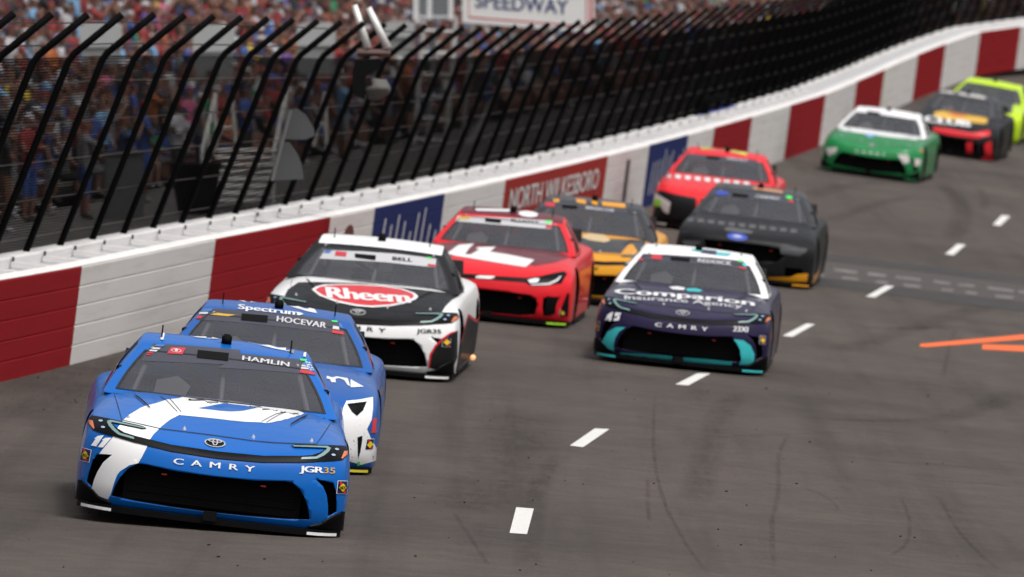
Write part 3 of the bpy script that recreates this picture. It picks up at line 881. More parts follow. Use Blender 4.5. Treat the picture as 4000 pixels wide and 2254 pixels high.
root = empty('speedway_sign', Matrix.Translation(a), 'white sign board with red border and blue SPEEDWAY lettering', 'sign')
RI = root.matrix_world.inverted()
zt = 2.2; wd = b.x - a.x
ang = (RI @ pq(2322, 122)) - (RI @ pq(1806, 82))
def sg(u, vv, y=0): return Vector((u * wd, y, vv + .115 - .235 * u))
MB().prism([sg(0, 0), sg(1, 0), sg(1, zt), sg(0, zt)], (0, .12, 0)).build('board', mat('sign_board', (.7, .69, .68), .45, noise=.04, nscale=1), root)
RD = mat('sign_red', (.5, .05, .06), .5)
for u0, u1, v0, v1 in ((.045, .945, .11, .145), (.045, .052, .11, zt - .1), (.935, .945, .11, zt - .1), (.965, .985, .12, zt)):
    MB().prism([sg(u0, v0, -.006), sg(u1, v0, -.006), sg(u1, v1, -.006), sg(u0, v1, -.006)], (0, .004, 0)).build('border', RD, root)
v2, f = text_2d('SPEEDWAY', .02)
mesh_obj('lettering', [sg(.10 + .70 * u, .36 + .34 * q_, -.008 - .003 * l) for u, q_, l in v2], f, mat('sign_navy', (.02, .04, .16), .5), root)

# ------------------------------------------------------------------ race cars
# local axes: x to the car's left (image right), y toward its tail, z up; nose at y = 0
YK = [0, .15, .4, .8, 1.2, 1.5, 1.8, 2.5, 3.2, 3.8, 4.3, 4.88]
AK = [0, .45, .7, .88, 1.0]
TOP = {
    'camry': [[.585, .625, .69, .775, .85, .895, .905, .91, .91, .93, .95, .92],
              [.62, .66, .715, .79, .855, .895, .905, .91, .91, .93, .95, .92],
              [.66, .69, .735, .795, .85, .88, .895, .90, .90, .925, .94, .91],
              [.69, .715, .75, .79, .83, .85, .865, .875, .89, .92, .93, .90],
              [.66, .685, .705, .735, .765, .785, .80, .82, .85, .88, .88, .86]],
    'camaro': [[.60, .66, .72, .79, .85, .895, .905, .91, .91, .93, .95, .92],
               [.61, .67, .72, .79, .85, .895, .905, .91, .91, .93, .95, .92],
               [.63, .68, .73, .79, .845, .88, .895, .90, .90, .925, .94, .91],
               [.66, .70, .745, .80, .835, .855, .865, .875, .89, .92, .93, .90],
               [.64, .68, .705, .745, .77, .79, .80, .82, .85, .88, .88, .86]],
    'mustang': [[.66, .72, .76, .81, .865, .90, .905, .91, .91, .93, .95, .92],
                [.66, .72, .76, .81, .865, .90, .905, .91, .91, .93, .95, .92],
                [.66, .715, .76, .81, .855, .885, .895, .90, .90, .925, .94, .91],
                [.66, .71, .76, .81, .84, .86, .865, .875, .89, .92, .93, .90],
                [.63, .68, .71, .75, .775, .79, .80, .82, .85, .88, .88, .86]]}
def body_P(kind):
    T = TOP[kind]
    def topz(a, y):
        return interp(a, AK, [interp(y, YK, T[i]) for i in range(5)])
    def P(xf, y, zf):
        a = abs(xf)
        plan = .09 * a * a + .22 * a ** 7
        fz = interp(zf, [0, .12, .3, .62, .82, .93, 1], [.07, .01, 0, -.005, .02, .05, .11])
        if kind == 'mustang': fz = interp(zf, [0, .12, .3, .62, .82, .93, 1], [.07, .02, .02, 0, 0, .02, .09])
        front = (plan + fz) * max(0, 1 - y / 1.1) ** 1.3
        yy = y + front
        if y > 4.6: yy -= .16 * a ** 4 + .05 * (1 - zf)
        wd = interp(y, [0, .3, .8, 1.5, 2.4, 3.2, 3.8, 4.4, 4.88], [.965, .985, 1.0, .985, .98, .985, 1.0, .985, .95])
        wd *= interp(zf, [0, .2, .55, .8, .92, 1], [.985, .995, 1.0, .985, .965, .93])
        zb = interp(y, [0, .6, 4.2, 4.88], [.085, .085, .11, .2])
        z = zb + zf * (topz(a, y) - zb)
        return Vector((xf * wd * 1.028, yy, z))
    return P
def lattice(XF, Y, ZF, P, region):
    bm = bmesh.new(); vid = {}
    nx, ny, nz = len(XF), len(Y), len(ZF)
    def V(i, j, k):
        if (i, j, k) not in vid: vid[(i, j, k)] = bm.verts.new(P(XF[i], Y[j], ZF[k]))
        return vid[(i, j, k)]
    def F(side, a, b, c, d, q):
        f = bm.faces.new((a, b, c, d)); f.material_index = region(side, *q)
    for i in range(nx - 1):
        for k in range(nz - 1):
            q = ((XF[i] + XF[i + 1]) / 2, 0, (ZF[k] + ZF[k + 1]) / 2)
            F('front', V(i, 0, k), V(i + 1, 0, k), V(i + 1, 0, k + 1), V(i, 0, k + 1), (q[0], Y[0], q[2]))
            F('rear', V(i, ny - 1, k), V(i, ny - 1, k + 1), V(i + 1, ny - 1, k + 1), V(i + 1, ny - 1, k), (q[0], Y[-1], q[2]))
        for j in range(ny - 1):
            q = ((XF[i] + XF[i + 1]) / 2, (Y[j] + Y[j + 1]) / 2)
            F('top', V(i, j, nz - 1), V(i + 1, j, nz - 1), V(i + 1, j + 1, nz - 1), V(i, j + 1, nz - 1), (*q, 1))
            F('bottom', V(i, j, 0), V(i, j + 1, 0), V(i + 1, j + 1, 0), V(i + 1, j, 0), (*q, 0))
    for j in range(ny - 1):
        for k in range(nz - 1):
            q = ((Y[j] + Y[j + 1]) / 2, (ZF[k] + ZF[k + 1]) / 2)
            F('left', V(0, j, k), V(0, j, k + 1), V(0, j + 1, k + 1), V(0, j + 1, k), (-1, *q))
            F('right', V(nx - 1, j, k), V(nx - 1, j + 1, k), V(nx - 1, j + 1, k + 1), V(nx - 1, j, k + 1), (1, *q))
    bmesh.ops.recalc_face_normals(bm, faces=bm.faces)
    return bm
def subsurf(bm, lev):
    me = bpy.data.meshes.new('tmp'); bm.to_mesh(me); bm.free()
    for _ in range(6): me.materials.append(SLOT0)
    o = bpy.data.objects.new('tmp', me); COL.objects.link(o)
    md = o.modifiers.new('s', 'SUBSURF'); md.levels = md.render_levels = lev
    out = evaluated(o); bpy.data.objects.remove(o); bpy.data.meshes.remove(me)
    return out
def boolean(me, cut):
    o = bpy.data.objects.new('a', me); COL.objects.link(o)
    c = bpy.data.objects.new('b', cut); COL.objects.link(c)
    md = o.modifiers.new('b', 'BOOLEAN'); md.object = c; md.operation = 'DIFFERENCE'; md.solver = 'EXACT'; md.material_mode = 'INDEX'
    out = evaluated(o); bpy.data.objects.remove(o); bpy.data.objects.remove(c)
    return out
def split_mesh(me, keep, name, nmat=1, remap=None):
    bm = bmesh.new(); bm.from_mesh(me)
    bmesh.ops.delete(bm, geom=[f for f in bm.faces if not keep(f)], context='FACES')
    if remap:
        for f in bm.faces: f.material_index = remap.get(f.material_index, 0)
    out = bpy.data.meshes.new(name); bm.to_mesh(out); bm.free()
    for _ in range(nmat): out.materials.append(SLOT0)
    out.polygons.foreach_set('use_smooth', [True] * len(out.polygons))
    return out
def bvh_of(me): return BVHTree.FromPolygons([v.co.copy() for v in me.vertices], [tuple(p.vertices) for p in me.polygons])
def mirror(pts): return [(-x, h) for x, h in reversed(pts)]

OPEN = {   # openings cut into the nose, in (x, z) of the car, right half
    'camry': {'grille': [(0, .405), (.30, .41), (.52, .432), (.58, .428), (.64, .385), (.69, .315), (.72, .25), (.74, .165), (.56, .15), (.30, .14), (0, .135)],
              'intake': [(.75, .468), (.82, .465), (.885, .45), (.91, .40), (.925, .32), (.935, .24), (.875, .2), (.865, .28), (.845, .36), (.81, .42)]},
    'camaro': {'grille': [(0, .40), (.30, .40), (.50, .385), (.58, .35), (.60, .28), (.58, .15), (.40, .125), (0, .12)],
               'intake': [(.66, .37), (.86, .40), (.80, .27), (.77, .16), (.68, .15), (.66, .25)]},
    'mustang': {'grille': [(0, .57), (.35, .57), (.60, .55), (.56, .45), (.48, .36), (.2, .33), (0, .33)],
                'intake': [(.60, .30), (.86, .30), (.82, .16), (.60, .15)]}}
def windshield_P(xf, yf, zf):
    a = abs(xf)
    yfr = (1.44 + .30 * a * a) * (1 - zf) + (2.42 + .14 * a * a) * zf
    yre = 4.30 * (1 - zf) + 3.50 * zf
    y = yfr + (yre - yfr) * yf
    wb = interp(yf, [0, .35, .7, 1], [.905, .91, .88, .79]); wt = interp(yf, [0, .3, .7, 1], [.645, .645, .62, .56])
    wd = wb * (1 - zf) + wt * zf + .03 * math.sin(math.pi * zf)
    zt = interp(yf, [0, .12, .5, .85, 1], [1.235, 1.275, 1.325, 1.30, 1.27]) - .025 * a * a
    zb = .845
    bul = .035 * math.sin(math.pi * zf) * (1 - a ** 2) if yf < .5 else 0
    return Vector((xf * wd, y - bul, zb + zf * (zt - zb)))
def build_type(kind):
    XF = [-1, -.94, -.84, -.7, -.5, -.28, -.1, .1, .28, .5, .7, .84, .94, 1]
    Y = [0, .1, .25, .45, .75, 1.05, 1.4, 1.75, 2.3, 3.0, 3.5, 3.9, 4.3, 4.65, 4.88]
    ZF = [0, .05, .2, .38, .56, .74, .88, .96, 1]
    P = body_P(kind)
    reg = lambda side, x, y, z: 2 if (side == 'top' and abs(x) < .7 and 1.75 < y < 3.9) else 0
    me = subsurf(lattice(XF, Y, ZF, P, reg), 2)
    bvh = bvh_of(me)
    # nose openings, wheel wells
    cut = MB()
    for nm, h in OPEN[kind].items():
        dep = .30 if nm == 'grille' else .22
        if nm == 'grille':
            poly = h + [(-x, z) for x, z in reversed(h) if x > 0]
            cut.prism([(x, -.4, z) for x, z in poly], (0, .4 + dep, 0))
        else:
            cut.prism([(x, -.3, z) for x, z in h], (0, .3 + dep + .12, 0)); cut.prism([(-x, -.3, z) for x, z in reversed(h)], (0, .3 + dep + .12, 0))
    for s in (-1, 1):
        for yc in (1.02, 3.82):
            n = 28; pts = [(s * .66, yc + .385 * math.cos(2 * math.pi * i / n), .36 + .385 * math.sin(2 * math.pi * i / n)) for i in range(n)]
            cut.prism(pts, (s * .6, 0, 0))
    cm = bpy.data.meshes.new('cut'); cm.from_pydata([tuple(v) for v in cut.v], [], cut.f); cm.update()
    bmc = bmesh.new(); bmc.from_mesh(cm); bmesh.ops.recalc_face_normals(bmc, faces=bmc.faces); bmc.to_mesh(cm); bmc.free()
    for _ in range(2): cm.materials.append(SLOT0)
    cm.polygons.foreach_set('material_index', [1] * len(cm.polygons))
    b2 = boolean(me, cm)
    body = split_mesh(b2, lambda f: f.material_index != 2, 'body_' + kind, 2)
    # only the painted skin is smooth
    for p in body.polygons: p.use_smooth = p.material_index == 0
    # greenhouse
    XG = [-1, -.955, -.64, -.22, .22, .64, .955, 1]; YG = [0, .03, .10, .34, .40, .62, .78, .92, 1]; ZG = [0, .07, .36, .66, .94, 1]
    def reg2(side, x, y, z):
        if side == 'front' and abs(x) < .955 and .07 < z < .94: return 1
        if side == 'rear' and abs(x) < .955 and .07 < z < .94: return 2
        if side in ('left', 'right') and .07 < z < .94 and (.10 < y < .34 or .40 < y < .78): return 3
        if side == 'top': return 4
        if side == 'bottom': return 5
        return 0
    gm = subsurf(lattice(XG, YG, ZG, windshield_P, reg2), 3)
    shell = split_mesh(gm, lambda f: f.material_index in (0, 4), 'roof_' + kind, 2, {0: 0, 4: 1})
    ws = split_mesh(gm, lambda f: f.material_index == 1, 'windshield_' + kind)
    rw = split_mesh(gm, lambda f: f.material_index == 2, 'rear_window_' + kind)
    sws = [split_mesh(gm, lambda f, s=s, q=q: f.material_index == 3 and f.calc_center_median().x * s > 0 and (f.calc_center_median().y < 2.72) == q, 'side_window_' + kind) for s in (-1, 1) for q in (True, False)]
    return dict(kind=kind, body=body, bvh=bvh, shell=shell, ws=ws, rw=rw, sws=sws, gbvh=bvh_of(gm))
TYPES = {k: build_type(k) for k in TOP}

BLACKG = mat('black_gloss', (.0045, .0045, .0055), .42, spec=.08)
BLACKM = mat('black_matt', (.003, .003, .0035), .8, spec=.15)
TYRE = mat('tyre_rubber', (.016, .016, .017), .75)
RIM = mat('rim_black', (.02, .02, .022), .35, metal=.6)
DARKIN = mat('cabin_dark', (.018, .018, .02), .7)
CAGE = mat('cage_grey', (.25, .25, .26), .5)
GLASS = glass_mat()
SIDEG = glass_mat('side_glass', (.1, .1, .105), .05)
TRIM = mat('trim_black', (.014, .014, .015), .5)
WHITEV = paint('vinyl_white', (.82, .82, .83))
def lathe_x(prof, n=32):
    v, f = [], []
    for i in range(n):
        t = 2 * math.pi * i / n; v += [(x, r * math.cos(t), r * math.sin(t)) for x, r in prof]
    m_ = len(prof)
    for i in range(n):
        j = (i + 1) % n
        for k in range(m_ - 1): f.append((i * m_ + k, j * m_ + k, j * m_ + k + 1, i * m_ + k + 1))
    return v, f
def tmp_mesh(name, v, f, m, sm=True):
    me = bpy.data.meshes.new(name); me.from_pydata([tuple(q) for q in v], [], f); me.materials.append(m)
    if sm: me.polygons.foreach_set('use_smooth', [True] * len(me.polygons))
    me.update(); return me
tyre_me = tmp_mesh('tyre', *lathe_x([(-.14, .235), (-.15, .27), (-.145, .32), (-.12, .338), (-.05, .343), (.05, .343), (.12, .338), (.145, .32), (.15, .27), (.14, .235)]), TYRE)
mbr = MB(); mbr.add(*lathe_x([(.13, .23), (.138, .238), (.12, .225), (.03, .21), (.03, .0)]))
for k in range(10):
    t = k * math.pi / 5; c, s = math.cos(t), math.sin(t)
    mbr.box((.085, .13 * c, .13 * s), (.02, .1, .018), (Vector((1, 0, 0)), Vector((0, c, s)), Vector((0, -s, c))))
mbr.add(*lathe_x([(.03, .055), (.11, .05), (.115, .03), (.115, 0)], 12))
rim_me = tmp_mesh('rim', mbr.v, mbr.f, RIM, False)

def cut_grid(bm, gx, gy):
    xs = [v.co.x for v in bm.verts]; ys = [v.co.y for v in bm.verts]
    for g, lo, hi, ax in ((gx, min(xs), max(xs), 0), (gy, min(ys), max(ys), 1)):
        n = int((hi - lo) / g)
        for i in range(1, n + 1):
            co = [0, 0, 0]; co[ax] = lo + g * i; no = [0, 0, 0]; no[ax] = 1
            bmesh.ops.bisect_plane(bm, geom=bm.verts[:] + bm.edges[:] + bm.faces[:], plane_co=co, plane_no=no, dist=1e-5)

class Car:
    pass
def place(c, s, psi, roll_extra=0.0, pitch_extra=0.0):
    """pose from the pixel of the splitter's lower middle: stands on the track surface"""
    g = ground(c[0], c[1] + .05 * s)
    d = (g - CAMPOS).length
    k = s * d / FPX
    n = normal(g.x, g.y)
    fy = Vector((math.sin(R(psi)), math.cos(R(psi)), 0)); fy = (fy - n * fy.dot(n)).normalized()
    fx = fy.cross(n)
    Mx = Matrix((fx, fy, n)).transposed().to_4x4()
    M = Matrix.Translation(g) @ Mx @ Matrix.Rotation(R(roll_extra), 4, 'Y') @ Matrix.Rotation(R(pitch_extra), 4, 'X')
    return M, max(.94, min(1.07, k)), d
class Trace:
    """turns points on the photograph into points on a car's skin: rays from the viewpoint, hit on the body"""
    def __init__(s, M, bvhs):
        s.inv = M.inverted(); s.o = s.inv @ CAMPOS; s.bvhs = bvhs
    def hit(s, px, py, off, which=None):
        _, d = ray(px, py); d = (s.inv.to_3x3() @ d).normalized()
        best = None
        for i, b in enumerate(s.bvhs):
            if which is not None and i not in which: continue
            loc, nor, _, dist = b.ray_cast(s.o, d)
            if loc is not None and (best is None or dist < best[2]): best = (loc, nor, dist)
        if best is None: return None
        nor = best[1] if best[1].dot(d) < 0 else -best[1]
        return best[0] + nor * off
def project_bm(bm, fn, grid, off):
    cut_grid(bm, grid, grid)
    dead = []
    for v in bm.verts:
        h = fn(v.co.x, v.co.y, off + .0007 * v.co.z)
        if h is None: dead.append(v)
        else: v.co = h
    bmesh.ops.delete(bm, geom=dead, context='VERTS')
    # drop faces that jump between surfaces
    big = [f for f in bm.faces if max(e.calc_length() for e in f.edges) > .35]
    bmesh.ops.delete(bm, geom=big, context='FACES')
    return bm
def poly_bm(pts):
    bm = bmesh.new()
    f = bm.faces.new([bm.verts.new((x, y, 0)) for x, y in pts])
    f.normal_update()
    bmesh.ops.triangulate(bm, faces=[f], ngon_method='EAR_CLIP')
    return bm
def orient(bm):
    bm.normal_update()
    bmesh.ops.recalc_face_normals(bm, faces=bm.faces)
    return bm
def finish(name, bm, m, parent, skirt=0.0, sm=True, face_dir=None):
    bm.normal_update()
    fd = face_dir
    if fd is not None:
        s = sum(f.normal.dot(fd) * f.calc_area() for f in bm.faces)
        bmesh.ops.recalc_face_normals(bm, faces=bm.faces)
        bm.normal_update()
        for f in bm.faces:
            if f.normal.dot(fd) > 0.15: f.normal_flip()
    if skirt:
        bm.normal_update()
        be = [e for e in bm.edges if e.is_boundary]
        vn = {v: v.normal.copy() for v in bm.verts}
        r = bmesh.ops.extrude_edge_only(bm, edges=be)
        nv = [g for g in r['geom'] if isinstance(g, bmesh.types.BMVert)]
        for v in nv:
            src = min((w_ for e in v.link_edges for w_ in e.verts if w_ in vn), key=lambda w_: (w_.co - v.co).length, default=None)
            if src is not None: v.co -= vn[src] * skirt
    me = bpy.data.meshes.new(name); bm.to_mesh(me); bm.free(); me.materials.append(m)
    if sm: me.polygons.foreach_set('use_smooth', [True] * len(me.polygons))
    o = bpy.data.objects.new(name, me); link(o, parent)
    return o

def ellipse(cx, cy, rx, ry, tilt=0, n=36):
    t = R(tilt); return [(cx + rx * math.cos(a) * math.cos(t) - ry * math.sin(a) * math.sin(t), cy + rx * math.cos(a) * math.sin(t) + ry * math.sin(a) * math.cos(t)) for a in (2 * math.pi * i / n for i in range(n))]
def line_poly(pts, wd):
    """ribbon outline around a polyline"""
    l, r = [], []
    for i, p in enumerate(pts):
        a = Vector(pts[max(0, i - 1)]); b = Vector(pts[min(len(pts) - 1, i + 1)]); t = (b - a).normalized(); q = Vector((-t.y, t.x)) * wd / 2
        l.append(tuple(Vector(p) + q)); r.append(tuple(Vector(p) - q))
    return l + r[::-1]

class Build:
    """one car: empty, body parts and skin graphics"""
    def __init__(s, kind, c, sc, psi, label, paints, z, roll=0.0, pitch=0.0, grid=11):
        s.T = TYPES[kind]; s.kind = kind
        s.M, s.k, s.d = place(c, sc, psi, roll, pitch)
        s.root = empty('race_car', s.M @ Matrix.Scale(s.k, 4), label, 'race car', 'stock cars racing on the track')
        s.M = s.M @ Matrix.Scale(s.k, 4)
        s.tr = Trace(s.M, [s.T['bvh'], s.T['gbvh']])
        s.z = z; s.grid = grid * sc / 527
        s.view = (s.tr.inv.to_3x3() @ ray(*c)[1]).normalized()
        p = paints
        s.body = s.part('body', s.T['body'], [p['body'], BLACKM])
        s.roof = s.part('roof', s.T['shell'], [p.get('pillar', p['body']), p.get('roof', p['body'])])
        s.ws = s.part('windshield', s.T['ws'], [GLASS]); s.part('rear_window', s.T['rw'], [SIDEG])
        for q in s.T['sws']: s.part('side_window', q, [SIDEG])
        for x in (-1, 1):
            for y in (1.02, 3.82):
                w_ = bpy.data.objects.new('wheel', tyre_me); link(w_, s.root); w_.location = (x * .82, y, .345)
                if x < 0: w_.rotation_euler = (0, 0, math.pi)
                w_['label'] = 'black slick racing wheel'
                r_ = bpy.data.objects.new('rim', rim_me); link(r_, w_)
        # splitter
        mbs = MB(); n = 24; P = body_P(kind)
        fr = [P(-1 + 2 * i / n, 0, .1) for i in range(n + 1)]
        out = [(q.x * 1.005, q.y - .05 + .10 * abs(-1 + 2 * i / n) ** 8, .05) for i, q in enumerate(fr)]
        inn = [(.90, .8, .05), (-.90, .8, .05)]
        mbs.prism(out + inn, (0, 0, .045)); s.splitter = mbs.build('splitter', BLACKG, s.root)
        # rear spoiler, side skirts, interior, mirrors
        MB().prism([(-.78, 4.72, .93), (.78, 4.72, .93), (.76, 4.84, 1.08), (-.76, 4.84, 1.08)], (0, .02, .005)).build('spoiler', BLACKG, s.root)
        for x in (-1, 1):
            MB().box((x * .955, 2.42, .085), (.03, 1.0, .03)).build('side_skirt', BLACKG, s.root)
        ti = MB().add([(x * .80, y, z_) for z_ in (.16, .86) for x, y in ((-1, 1.62), (1, 1.62), (1, 4.1), (-1, 4.1))], [(0, 1, 2, 3), (0, 4, 5, 1), (1, 5, 6, 2), (2, 6, 7, 3), (3, 7, 4, 0)])
        s.cabin = ti.build('cabin', DARKIN, s.root)
        cg = MB()
        for x in (-.62, .62): cg.tube([(x * 1.12, 1.8, .8), (x * .9, 2.5, 1.19), (x * .86, 3.0, 1.24), (x, 3.15, .3)], .022)
        cg.tube([(-.54, 2.5, 1.18), (.54, 2.5, 1.18)], .022).tube([(-.54, 3.05, 1.23), (.54, 3.05, 1.23)], .022).tube([(0, 1.75, .85), (.0, 2.5, 1.18)], .02)
        cg.tube([(-.52, 3.05, 1.2), (.6, 3.12, .5)], .022).tube([(.52, 3.05, 1.2), (-.6, 3.12, .5)], .022).tube([(-.6, 3.1, .75), (.6, 3.1, .75)], .022)
        cg.build('roll_cage', CAGE, s.root, True)
        MB().prism([(-.74, 1.70, .70), (.74, 1.70, .70), (.74, 1.70, .845), (-.74, 1.70, .845)], (0, .42, .0)).build('dashboard', DARKIN, s.root)
        st = MB().prism([(.18, 2.95, .3), (.58, 2.95, .3), (.58, 3.02, 1.1), (.50, 3.02, 1.16), (.26, 3.02, 1.16), (.18, 3.02, 1.1)], (0, .1, 0))
        st.prism([(.14, 2.7, .85), (.20, 2.7, .85), (.20, 2.7, 1.12), (.14, 2.7, 1.08)], (0, .3, 0)).prism([(.56, 2.7, .85), (.62, 2.7, .85), (.62, 2.7, 1.08), (.56, 2.7, 1.12)], (0, .3, 0))
        st.build('seat', mat('seat_grey', (.12, .12, .13), .6), s.root)
        sw = MB().tube([(.38 + .17 * math.cos(t * .3927), 2.25 - .06 * math.sin(t * .3927), .93 + .16 * math.sin(t * .3927)) for t in range(17)], .016)
        sw.box((.38, 2.25, .93), (.15, .012, .02)).build('steering_wheel', BLACKM, s.root, True)
        dv = MB().prism([(-.52, 2.2, .80), (-.30, 2.2, .80), (-.24, 2.2, .95), (-.34, 2.2, 1.02), (-.50, 2.2, .97)], (0, .25, 0)).build('air_duct', mat('duct_pale', (.5, .49, .47), .6), s.root)
        for x, l in ((1, ''), (-1, '')):
            mr = bmesh.new(); bmesh.ops.create_cube(mr, size=1)
            bmesh.ops.bevel(mr, geom=mr.edges[:], offset=.2, segments=2, affect='EDGES')
            for v in mr.verts: v.co = Vector((x * .795 + v.co.x * .05, 2.2 + v.co.y * .04, 1.03 + v.co.z * .045))
            bm_obj('mirror', mr, BLACKG, s.root, True)
        # roof camera pod and antenna posts
        h = s.T['gbvh'].ray_cast(Vector((0, 2.72, 3)), Vector((0, 0, -1)))[0]
        pod = bmesh.new(); bmesh.ops.create_cube(pod, size=1); bmesh.ops.bevel(pod, geom=pod.edges[:], offset=.16, segments=2, affect='EDGES')
        for v in pod.verts: v.co = h + Vector((v.co.x * .078, v.co.y * .10, v.co.z * .085 + .03))
        bm_obj('camera_pod', pod, BLACKM, s.root, True)
        for x in (-.50, .50):
            h = s.T['gbvh'].ray_cast(Vector((x, 2.75, 3)), Vector((0, 0, -1)))[0]
            MB().tube([h - Vector((0, 0, .01)), h + Vector((0, .01, .10))], .006, 6).build('antenna', BLACKM, s.root)
    def part(s, name, me, ms):
        o = bpy.data.objects.new(name, me); link(o, s.root)
        for i, m_ in enumerate(ms): o.material_slots[i].link = 'OBJECT'; o.material_slots[i].material = m_
        return o
    def px(s, p):
        """zoom coordinates -> photo pixels; a point is (x, y) in the car's default zoom or (zoom, x, y)"""
        if len(p) == 3: z, x, y = p
        else: z, (x, y) = s.z, p
        a, b, k = ZOOM[z]; return a + x * k, b + y * k
    def deco(s, name, pts, m, layer=1, parent=None, which=None, skirt=0, grid=None):
        bm = poly_bm([s.px(p) for p in pts])
        project_bm(bm, lambda x, y, o: s.tr.hit(x, y, o, which), grid or s.grid, .0022 * layer)
        return finish(name, bm, m, parent or s.body, skirt, face_dir=s.view)
    def text(s, txt, a, b, h, m, layer=3, bold=.012, shear=0, space=1.0, parent=None, which=None, name='lettering', arc=0.0):
        """text along the baseline a->b (zoom points), cap height h in zoom pixels"""
        v2, f = text_2d(txt, bold, shear, space)
        A, B_ = Vector(s.px(a)), Vector(s.px(b)); t = B_ - A; n = Vector((t.y, -t.x)).normalized() * h * ZOOM[a[0] if len(a) == 3 else s.z][2]
        bm = bmesh.new(); vs = []
        for u, q, l in v2:
            p = A + t * u + n * (q + arc * 4 * u * (1 - u)); vs.append(bm.verts.new((p.x, p.y, l)))
        for q in f:
            try: bm.faces.new([vs[i] for i in q])
            except ValueError: pass
        project_bm(bm, lambda x, y, o: s.tr.hit(x, y, o, which), s.grid, .0022 * layer)
        return finish(name, bm, m, parent or s.body, face_dir=s.view)
    def adopt(s, objs, mats=None):
        """copies of finished parts of another car of the same make"""
        for o in objs:
            c = bpy.data.objects.new(o.name.split('.')[0], o.data); link(c, s.ws if o.parent.name.startswith('windshield') else s.body)
            if mats and o.get('role') in mats:
                c.material_slots[0].link = 'OBJECT'; c.material_slots[0].material = mats[o['role']]
ZOOM = {'A': (280, 1500, .4132), 'B': (800, 1500, .4271), 'C': (350, 1250, .31), 'D': (850, 1280, .358), 'E': (650, 1130, .5303),
        'b': (1000, 900, .4132), 'r': (2200, 900, .4132), 'e': (1600, 700, .427), 'f': (2450, 500, .4478), 'g': (3100, 250, .3494)}

def mirrored(o, m=None):
    me = o.data.copy(); 
    for v in me.vertices: v.co.x = -v.co.x
    me.flip_normals()
    c = bpy.data.objects.new(o.name.split('.')[0], me); link(c, o.parent)
    return c
TEAL = mat('lamp_teal', (.17, .29, .285), .4); AMBER = mat('amber_lens', (.75, .16, .02), .25, coat=.5)
LENS = mat('lamp_lens', (.35, .5, .7), .1, coat=.6); CHROME = mat('chrome', (.58, .585, .59), .4, metal=.35)
SEAM = mat('seam_dark', (.01, .012, .02), .6); REDL = mat('red_marker', (.6, .03, .03), .4)
NAVY = mat('banner_navy', (.045, .046, .066), .35, coat=.3); NAVYD = paint('decal_navy', (.012, .016, .07)); YEL = paint('decal_yellow', (.75, .55, .02)); REDD = paint('decal_red', (.62, .02, .03))
GREEN = mat('decal_green', (.05, .75, .12), .5); GOLD = paint('decal_gold', (.62, .38, .05)); LTXT = mat('banner_text', (.55, .55, .58), .5); LOGOR = mat('logo_red', (.5, .035, .05), .5)
DBLUE = mat('banner_blue', (.05, .16, .42), .5)
FUEL = 'SUNOCO'
def fuel_sticker(c, quad):
    P = [Vector(c.px(p)) for p in quad]
    def uv(u, v): a = P[0].lerp(P[1], u); b = P[3].lerp(P[2], u); return tuple(a.lerp(b, v))
    def raw(name, pts, m, layer):
        bm = poly_bm(pts); project_bm(bm, lambda x, y, o: c.tr.hit(x, y, o, (0,)), c.grid, .0022 * layer); return finish(name, bm, m, c.body, face_dir=c.view)
    sq = [uv(0, 0), uv(1, 0), uv(1, 1), uv(0, 1)]
    return [raw('sticker', sq, WHITEV, 2), raw('sticker_field', [uv(.05, .04), uv(.95, .04), uv(.95, .96), uv(.05, .96)], NAVYD, 3),
            raw('arrow', [uv(.12, .08), uv(.36, .08), uv(.85, .92), uv(.60, .92)], REDD, 4), raw('diamond', [uv(.5, .2), uv(.92, .52), uv(.5, .82), uv(.08, .52)], YEL, 5)]

